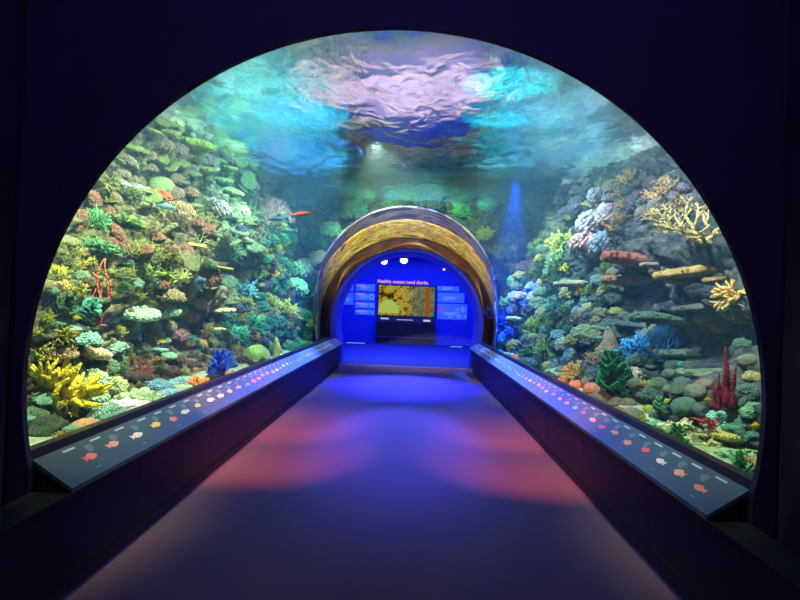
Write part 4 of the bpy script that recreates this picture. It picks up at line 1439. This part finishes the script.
z0 = zv - zb_
flat('dome_picture', [(-W2 * 0.62 + W2 * 0.35 * math.cos(a), z0 + 0.10 + 0.58 * abs(math.sin(a)) ** 0.8) for a in [PI * i / 20 for i in range(21)]], emat('film_green', lin((170, 196, 90)), 0.9), -0.131, pic)
flat('column_picture', [(W2 * 0.62, z0 + 0.05), (W2 * 0.80, z0 + 0.05), (W2 * 0.84, z0 + 0.6), (W2 * 0.78, z0 + 1.2), (W2 * 0.64, z0 + 1.25), (W2 * 0.66, z0 + 0.6)], emat('film_brown', lin((150, 84, 30)), 0.9), -0.131, pic)
mb = MB(); mb.box((-W2 + 0.04, -0.125, 0.03), (W2 - 0.04, -0.12, z0 - 0.02)); mb.build('caption_bar', emat('film_bar', lin((22, 34, 110)), 0.8), root, smooth=False)
mb = MB(); mb.box((-W2 + 0.15, -0.13, 0.14), (-W2 + 0.5, -0.125, 0.2)); mb.box((W2 - 0.5, -0.13, 0.1), (W2 - 0.2, -0.125, 0.18)); mb.box((-0.4, -0.13, 0.13), (0.3, -0.125, 0.155)); mb.build('caption', emat('film_text', lin((210, 220, 240)), 0.8), root, smooth=False)

root = empty('screen_cabinet', (root.location.x, YE, 0), 'black cabinet standing under the video screen', 'cabinet')
blk = pmat('black_cabinet', (0.008, 0.008, 0.014), rough=0.45)
mb = MB(); mb.box((-W2 - 0.02, -0.3, 0.30), (W2 + 0.02, 0, zb_ - 0.01)); mb.build('body', blk, root, smooth=False)
mb = MB(); mb.box((-W2 - 0.02, -0.34, 0.25), (W2 + 0.02, 0, 0.295)); mb.build('shelf', pmat('cabinet_edge', lin((60, 60, 110)), rough=0.35), root, smooth=False)
mb = MB(); mb.box((-W2 - 0.02, -0.26, 0.0), (W2 + 0.02, 0, 0.245)); mb.build('plinth', blk, root, smooth=False)

# headline lettering
fc = bpy.data.curves.new('headline', 'FONT')
fc.body = 'Healthy oceans need sharks.'
fc.extrude = 0.01
fc.offset = 0.012
tmp = bpy.data.objects.new('tmp', fc)
col.objects.link(tmp)
bpy.context.view_layer.update()
tm = bpy.data.meshes.new_from_object(tmp.evaluated_get(bpy.context.evaluated_depsgraph_get()))
bpy.data.objects.remove(tmp)
xs = [v.co.x for v in tm.vertices]
tw = max(xs) - min(xs)
a, b_ = at(377.4, 283.0, YE), at(428.4, 284.2, YE)
k = (b_.x - a.x) / tw
tm.transform(Matrix.Diagonal((k, k * 1.12, k, 1)))
tm.materials.append(emat('glowing_lettering', lin((255, 176, 190)), 1.0))  # painted letters made to glow, so they stay pink in the blue light
o = bpy.data.objects.new('headline_lettering', tm)
col.objects.link(o)
o.rotation_euler = (PI / 2, 0, 0)
o.location = (a.x, YE - 0.012, (a.z + b_.z) / 2)
tag(o, 'pale pink lettering reading Healthy oceans need sharks. above the video screen', 'sign')

# information boards
brd = pmat('board_print', lin((150, 215, 255)), lin((156, 220, 255)), scale=2, rough=0.5)
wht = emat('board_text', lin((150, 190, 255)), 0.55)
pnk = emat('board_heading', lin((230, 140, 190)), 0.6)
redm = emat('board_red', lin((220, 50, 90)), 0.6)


def board(x0, y0, x1, y1, label, rings=(), heading=True, red=None):
    X = lambda q: 325 + q / 5
    Y = lambda q: 240 + q / 5
    a, c = at(X(x0), Y((y0 + y1) / 2), YE), at(X(x1), Y((y0 + y1) / 2), YE)
    t, bt = at(X((x0 + x1) / 2), Y(y0), YE), at(X((x0 + x1) / 2), Y(y1), YE)
    w, h = c.x - a.x - 0.03, t.z - bt.z - 0.03
    root = empty('information_board', (a.x + 0.015, YE, bt.z + 0.015), label, 'board', 'information boards on the far wall')
    mb = MB(); mb.box((0, -0.03, 0), (w, 0, h)); mb.build('board', brd, root, smooth=False)
    if heading:
        mb = MB(); mb.box((0.06, -0.034, h - 0.10), (w * 0.5, -0.03, h - 0.05)); mb.build('heading', pnk, root, smooth=False)
    mb = MB()
    for i in range(3): mb.box((w * 0.22, -0.034, h * 0.30 + i * 0.05), (w * (0.62 + 0.06 * i), -0.03, h * 0.30 + i * 0.05 + 0.02))
    mb.build('text_lines', wht, root, smooth=False)
    for i, (fx, fz, rr) in enumerate(rings):
        mb = MB()
        n = 18
        rs = [[V((w * fx + math.cos(2 * PI * j / n) * q, yy, h * fz + math.sin(2 * PI * j / n) * q)) for j in range(n)] for q, yy in ((rr, -0.03), (rr, -0.036), (rr * 0.7, -0.036), (rr * 0.7, -0.03))]
        mb.rings(rs, False, False)
        mb.build('ring_symbol', redm if red == i else wht, root)
    return root


board(153, 218, 252, 258, 'topmost blue board with white script beside the video screen', ())
board(148, 262, 250, 305, 'blue board with the largest ring symbol left of the screen', ((0.86, 0.5, 0.11),))
board(148, 308, 250, 343, 'blue board with a ring, second from bottom left of the screen', ((0.88, 0.5, 0.08),))
board(148, 346, 250, 376, 'lowest narrow blue board left of the screen', ((0.9, 0.5, 0.05),))
board(97, 218, 146, 258, 'plain small blue board in the upper row at the far left', (), False)
board(85, 262, 146, 325, 'plain tall blue board at the far left of the end wall', (), False)
board(560, 230, 672, 258, 'narrow plain blue board in the upper row right of the screen', (), False)
board(562, 262, 698, 315, 'wide blue board with white script right of the screen', (), False)
board(560, 318, 712, 400, 'large blue board with a red dot and small ring symbols', ((0.12, 0.62, 0.14), (0.66, 0.64, 0.06), (0.86, 0.66, 0.09), (0.44, 0.24, 0.10), (0.72, 0.2, 0.09), (0.93, 0.2, 0.05)), False, 0)


# ceiling spotlights of the far room
def spotlamp(px, py, d, rad, s, label):
    p = at(px, py, d)
    root = empty('ceiling_spotlight', p, label, 'lamp', 'ceiling spotlights in the far room')
    mb = MB(); mb.tube([(0, 0.02, 0.16), (0, 0, 0.0)], [rad * 0.8, rad * 1.08], n=16); mb.build('housing', blk, root)
    mb = MB(); mb.blob((0, -0.02, -0.04), rad, 1, 1, 0.9, nu=16, nv=8); mb.build('lens', emat('lamp_glow_%d' % int(px), (1, 0.97, 1), s), root)
    mb = MB(); mb.tube([(0, 0.02, 0.16), (0, 0.02, 3.75 - p.z)], 0.02, n=8); mb.build('stem', blk, root)


spotlamp(384.2, 260.6, 24.0, 0.13, 2.2, 'bright ceiling spotlight above the left end of the headline')
spotlamp(404.0, 259.2, 24.0, 0.15, 2.6, 'brightest ceiling spotlight above the middle of the headline')
spotlamp(444.0, 268.5, 25.0, 0.05, 1.2, 'small dim ceiling spotlight at the right of the far room')

strip = emat('floor_strip_light', lin((120, 190, 255)), 1.1)
for x0, y0, x1, y1, lab in ((346, 342.4, 365, 342.4, 'thin lit floor strip left of the black cabinet'), (450, 346.2, 462.5, 348.2, 'thin lit floor strip right of the black cabinet')):
    d = F * 1.6 / 35.5
    a, b_ = at(x0, y0, 25.6), at(x1, y1, 25.6)
    root = empty('floor_strip_light', (a.x, 25.6, 0), lab, 'lamp')
    mb = MB(); mb.box((0, 0, 0), (b_.x - a.x, 0.14, 0.02)); mb.build('base', blk, root, smooth=False)
    mb = MB(); mb.box((0.01, -0.005, 0.02), (b_.x - a.x - 0.01, 0.13, 0.035)); mb.build('diffuser', strip, root, smooth=False)

# ------------------------------------------------------------------ water, and the hall above it
wat, nt, out = node_mat('water_surface')
L = nt.links.new
tc = N(nt, 'ShaderNodeTexCoord')
mp = N(nt, 'ShaderNodeMapping')
mp.inputs['Scale'].default_value = (1.0, 0.55, 1.0)
L(tc.outputs['Object'], mp.inputs[0])
t = N(nt, 'ShaderNodeTexNoise', Scale=3.2, Detail=2.5, Roughness=0.5)
t.inputs['Distortion'].default_value = 0.7
L(mp.outputs[0], t.inputs['Vector'])
tl = N(nt, 'ShaderNodeTexNoise', Scale=0.8, Detail=2.0)
L(mp.outputs[0], tl.inputs['Vector'])
sm_ = N(nt, 'ShaderNodeMath', operation='MULTIPLY_ADD')
sm_.inputs[1].default_value = 1.2
L(tl.outputs[0], sm_.inputs[0])
L(t.outputs[0], sm_.inputs[2])
bp = N(nt, 'ShaderNodeBump', Strength=1.0, Distance=0.03)
L(sm_.outputs[0], bp.inputs['Height'])
gl = N(nt, 'ShaderNodeBsdfGlossy', Roughness=0.02, Color=(0.80, 0.95, 1.0, 1))
rf = N(nt, 'ShaderNodeBsdfRefraction', Roughness=0.0, IOR=1.04, Color=(0.85, 0.97, 1, 1))
L(bp.outputs[0], gl.inputs['Normal'])
bq = N(nt, 'ShaderNodeBump', Strength=1.0, Distance=0.16)
L(sm_.outputs[0], bq.inputs['Height'])
L(bq.outputs[0], rf.inputs['Normal'])
tr = N(nt, 'ShaderNodeBsdfTransparent', Color=(0.9, 0.98, 1, 1))
m1 = N(nt, 'ShaderNodeMixShader', Fac=0.35)
m1.inputs[0].default_value = 0.42
L(rf.outputs[0], m1.inputs[1])
L(gl.outputs[0], m1.inputs[2])
m2 = N(nt, 'ShaderNodeMixShader')
m2.inputs[0].default_value = 0.10
L(m1.outputs[0], m2.inputs[1])
L(tr.outputs[0], m2.inputs[2])
L(m2.outputs[0], out.inputs[0])
mb = MB()
nx, ny = 60, 90
for i in range(nx + 1):
    for j in range(ny + 1):
        x, y = AX - 5.2 + 10.4 * i / nx, 3.0 + 14.0 * j / ny
        mb.v.append(V((x, y, ZW + 0.035 * noise.noise(V((x * 1.4, y * 0.9, 3))))))
for i in range(nx):
    for j in range(ny):
        a = i * (ny + 1) + j
        mb.f.append((a, a + 1, a + ny + 2, a + ny + 1))
tag(mb.build('water_surface', wat), kind='structure')

# faint blue haze of the tank water
hz, nt, out = node_mat('tank_water')
vsn = N(nt, 'ShaderNodeVolumeScatter', Color=(0.28, 0.62, 1.0, 1), Density=0.027)
vsn.inputs['Anisotropy'].default_value = 0.2
nt.links.new(vsn.outputs[0], out.inputs['Volume'])
mb = MB()
o_ = arc(0.62, 60, 1.93)
mb.prism_y([(x - AX, z) for x, z in o_] + [(-1.93, 0.45), (-5.0, 0.45), (-5.0, ZW - 0.06), (5.0, ZW - 0.06), (5.0, 0.45), (1.93, 0.45)], 3.12, 14.88)
o = mb.build('tank_water', hz, smooth=False)
o.location.x = AX
tag(o, 'clear blue tinted water filling the tank around the tunnel', 'water', kind='stuff')

hall = pmat('hall_plaster', lin((120, 130, 150)), lin((150, 160, 175)), scale=0.6, rough=0.9)
HZ = 7.4
boxobj('wall_hall_left', hall, (AX - 5.4, 2.9, 0.3), (AX - 5.2, 30, HZ))
boxobj('wall_hall_right', hall, (AX + 5.2, 2.9, 0.3), (AX + 5.4, 30, HZ))
boxobj('wall_hall_back', hall, (AX - 5.4, 30, 4.0), (AX + 5.4, 30.2, HZ))
boxobj('wall_hall_front', hall, (AX - 5.4, 2.9, 3.9), (AX + 5.4, 3.0, HZ))
boxobj('ceiling_hall', hall, (AX - 5.4, 2.9, HZ), (AX + 5.4, 30.2, HZ + 0.2))
boxobj('floor_hall', hall, (AX - 5.4, 16.9, 4.0), (AX + 5.4, 30, 4.15))


# lit diffuser panels hung under the hall ceiling, seen through the moving surface
def panel(px0, py0, px1, py1, z, rgb, s, label):
    def on(px, py):
        r = ray(px, py)
        return EYE + r * ((z - EYE.z) / r.z)
    q = [on(px0, py0), on(px1, py0), on(px1, py1), on(px0, py1)]
    x0, x1 = (q[0].x + q[3].x) / 2, (q[1].x + q[2].x) / 2
    y0, y1 = (q[0].y + q[1].y) / 2, (q[2].y + q[3].y) / 2
    x0, x1 = sorted((q[0].x, q[1].x))
    root = empty('ceiling_light_panel', ((x0 + x1) / 2, (y0 + y1) / 2, z), label, 'lamp', 'ceiling lights above the water')
    w, d = (x1 - x0) / 2, abs(y1 - y0) / 2
    mb = MB(); mb.box((-w - 0.05, -d - 0.05, 0.01), (w + 0.05, d + 0.05, 0.12)); mb.build('frame', blk, root, smooth=False)
    mb = MB(); mb.box((-w, -d, 0), (w, d, 0.03)); mb.build('diffuser', emat('diffuser_%d_%d' % (px0, py0), lin(rgb), s), root, smooth=False)
    mb = MB(); [mb.tube([(sx * w * 0.8, sy * d * 0.8, 0.12), (sx * w * 0.8, sy * d * 0.8, HZ - z)], 0.012, n=6) for sx in (-1, 1) for sy in (-1, 1)]; mb.build('hanger', blk, root)


# ------------------------------------------------------------------ lights
def spot(loc, to, rgb, power, ang=70, blend=0.6, size=0.1):
    l = bpy.data.lights.new('spot', 'SPOT')
    l.energy = power
    l.color = rgb
    l.spot_size = math.radians(ang)
    l.spot_blend = blend
    l.shadow_soft_size = size
    o = bpy.data.objects.new('spot', l)
    col.objects.link(o)
    o.location = loc
    o.rotation_euler = (V(to) - V(loc)).to_track_quat('-Z', 'Y').to_euler()
    return o


def area(loc, to, rgb, power, sx, sy):
    l = bpy.data.lights.new('area', 'AREA')
    l.shape = 'RECTANGLE'
    l.size, l.size_y = sx, sy
    l.energy = power
    l.color = rgb
    o = bpy.data.objects.new('area', l)
    col.objects.link(o)
    o.location = loc
    o.rotation_euler = (V(to) - V(loc)).to_track_quat('-Z', 'Y').to_euler()
    return o


K = 1.0

TZ = 5.3
G = 23
for y, c, p in ((3.6, (1.0, 0.98, 0.66), 900), (5.6, (1.0, 0.97, 0.70), 1000), (7.8, (0.95, 1.0, 0.85), 800), (10.6, (0.5, 0.9, 1.0), 1250), (13.2, (0.5, 1.0, 0.85), 1100)):
    spot((AX - 1.0, y, TZ), (AX - 3.6, y + 0.7, 1.0), c, p * G, 60, 0.8, 0.12)
for y, c, p in ((3.6, (0.9, 1.0, 0.72), 700), (5.6, (0.75, 0.9, 0.95), 600), (7.8, (0.65, 0.85, 1.0), 600), (10.6, (0.6, 1.0, 0.9), 1000), (13.2, (0.75, 1.0, 0.65), 1000)):
    spot((AX + 1.0, y, TZ), (AX + 3.6, y + 0.7, 1.0), c, p * G, 60, 0.8, 0.12)
spot((AX, 11.0, TZ), (AX, 15.5, 3.5), (0.5, 0.95, 1.0), 900 * G, 46, 0.8, 0.15)
# wash over the upper terraces
for sg, y, c, p in ((-1, 4.6, (0.8, 1.0, 0.8), 4600), (-1, 7.2, (0.75, 0.95, 0.95), 5600), (-1, 10.0, (0.3, 0.8, 1.0), 8000), (1, 5.0, (0.9, 0.9, 0.75), 6000), (1, 7.6, (0.9, 0.8, 0.8), 7000), (1, 10.4, (0.5, 0.95, 0.9), 7000)):
    spot((AX + sg * 0.2, y, TZ), (AX + sg * 3.9, y + 1.2, 3.5), c, p * 1.7, 62, 0.8, 0.12)
# soft blue beams
spot(at(292, 112, 9.0), at(243, 285, 9.6), (0.08, 0.35, 1.0), 4000, 16, 0.9, 0.03)
spot(at(505, 120, 8.6), at(560, 300, 9.8), (0.1, 0.45, 1.0), 1300, 18, 0.9, 0.03)
# added underwater fill to brighten the hood; tank lamp for the blue lit corner
spot((AX - 0.6, 9.6, 4.15), (AX, 14.4, 3.0), (1.0, 0.88, 0.42), 3400, 50, 0.6, 0.06)
h_ = hit(508, 318)
spot((h_[0].x - 0.25, h_[0].y - 2.0, 4.1), h_[0], (0.01, 0.10, 1.0), 9000, 30, 0.5, 0.06)
# far room
area((AX, 22.0, 3.7), (AX, 22.0, 0), (0.09, 0.17, 1.0), 600, 5.0, 8.0)
spot((AX, 21.0, 3.65), (AX, 20.0, 0), (0.02, 0.04, 1.0), 500, 110, 0.8, 0.1)
# walkway: red floor spots; added blue spots imitate far room spill and floor reflection
for sx in (-1, 1):
    spot((AX + sx * 1.0, 4.5, 2.4), (AX + sx * 1.5, 6.6, 0), (1.0, 0.28, 0.15), 640, 54, 1.0, 0.05)
    spot((AX + sx * 1.0, 6.2, 2.4), (AX + sx * 1.5, 8.2, 0), (1.0, 0.26, 0.14), 560, 50, 1.0, 0.05)
    spot((AX + sx * 0.6, 14.6, 2.7), (AX + sx * 1.7, 9.5, 0.7), (0.03, 0.08, 1.0), 2300, 36, 0.8, 0.2)
spot((AX, 14.6, 2.75), (AX, 8.0, 0), (0.06, 0.07, 1.0), 4600, 18, 0.6, 0.2)
spot((AX, 14.6, 2.75), (AX, 13.0, 0), (0.015, 0.025, 1.0), 13000, 62, 0.8, 0.2)
# hall above the water: coloured floods washing the ceiling
def up(px, py, rgb, power, ang, off=(0, 0)):
    r = ray(px, py)
    p = EYE + r * ((HZ - EYE.z) / r.z)
    spot((p.x + off[0], p.y + off[1], 4.9), p, rgb, power, ang, 0.35, 0.1)


PK = (1.0, 0.52, 0.5)
for px, py, a in ((340, 52, 54), (380, 66, 60), (425, 60, 60), (462, 50, 50), (405, 84, 36)):
    up(px, py, PK, 1000, a)
up(225, 82, (0.05, 0.8, 0.6), 2524, 84)
up(275, 80, (0.04, 0.7, 0.7), 2079, 80)
up(300, 115, (0.02, 0.45, 1.0), 3712, 70)
up(250, 130, (0.02, 0.55, 0.8), 2970, 80)
up(510, 85, (0.0, 1.0, 0.85), 7000, 56)
up(500, 120, (0.02, 0.9, 0.95), 3850, 40)
up(555, 110, (0.1, 0.6, 0.9), 2530, 80)
up(590, 110, (0.4, 0.8, 0.5), 1375, 80)
# lobby: added unseen fills, blue for the portal wall, neutral for the near floor
area((AX, 0.2, 3.6), (AX, 3.1, 2.6), (0.17, 0.12, 1.0), 48, 2.5, 0.4)
area((AX, -1.2, 3.6), (AX, 1.8, 0), (1.0, 0.95, 0.85), 14, 1.6, 0.6)


w = bpy.data.worlds.new('world')
sc.world = w
w.use_nodes = True
w.node_tree.nodes['Background'].inputs[0].default_value = (0, 0, 0, 1)
vs = sc.view_settings
vs.view_transform = 'Standard'
vs.look = 'None'
vs.gamma = 1
vs.use_curve_mapping = False
vs.exposure = 0.0
sc.cycles.use_denoising = True
sc.cycles.max_bounces = 8
sc.cycles.diffuse_bounces = 3
sc.cycles.glossy_bounces = 4
sc.cycles.transparent_max_bounces = 16
sc.cycles.transmission_bounces = 6
sc.cycles.sample_clamp_indirect = 4.0
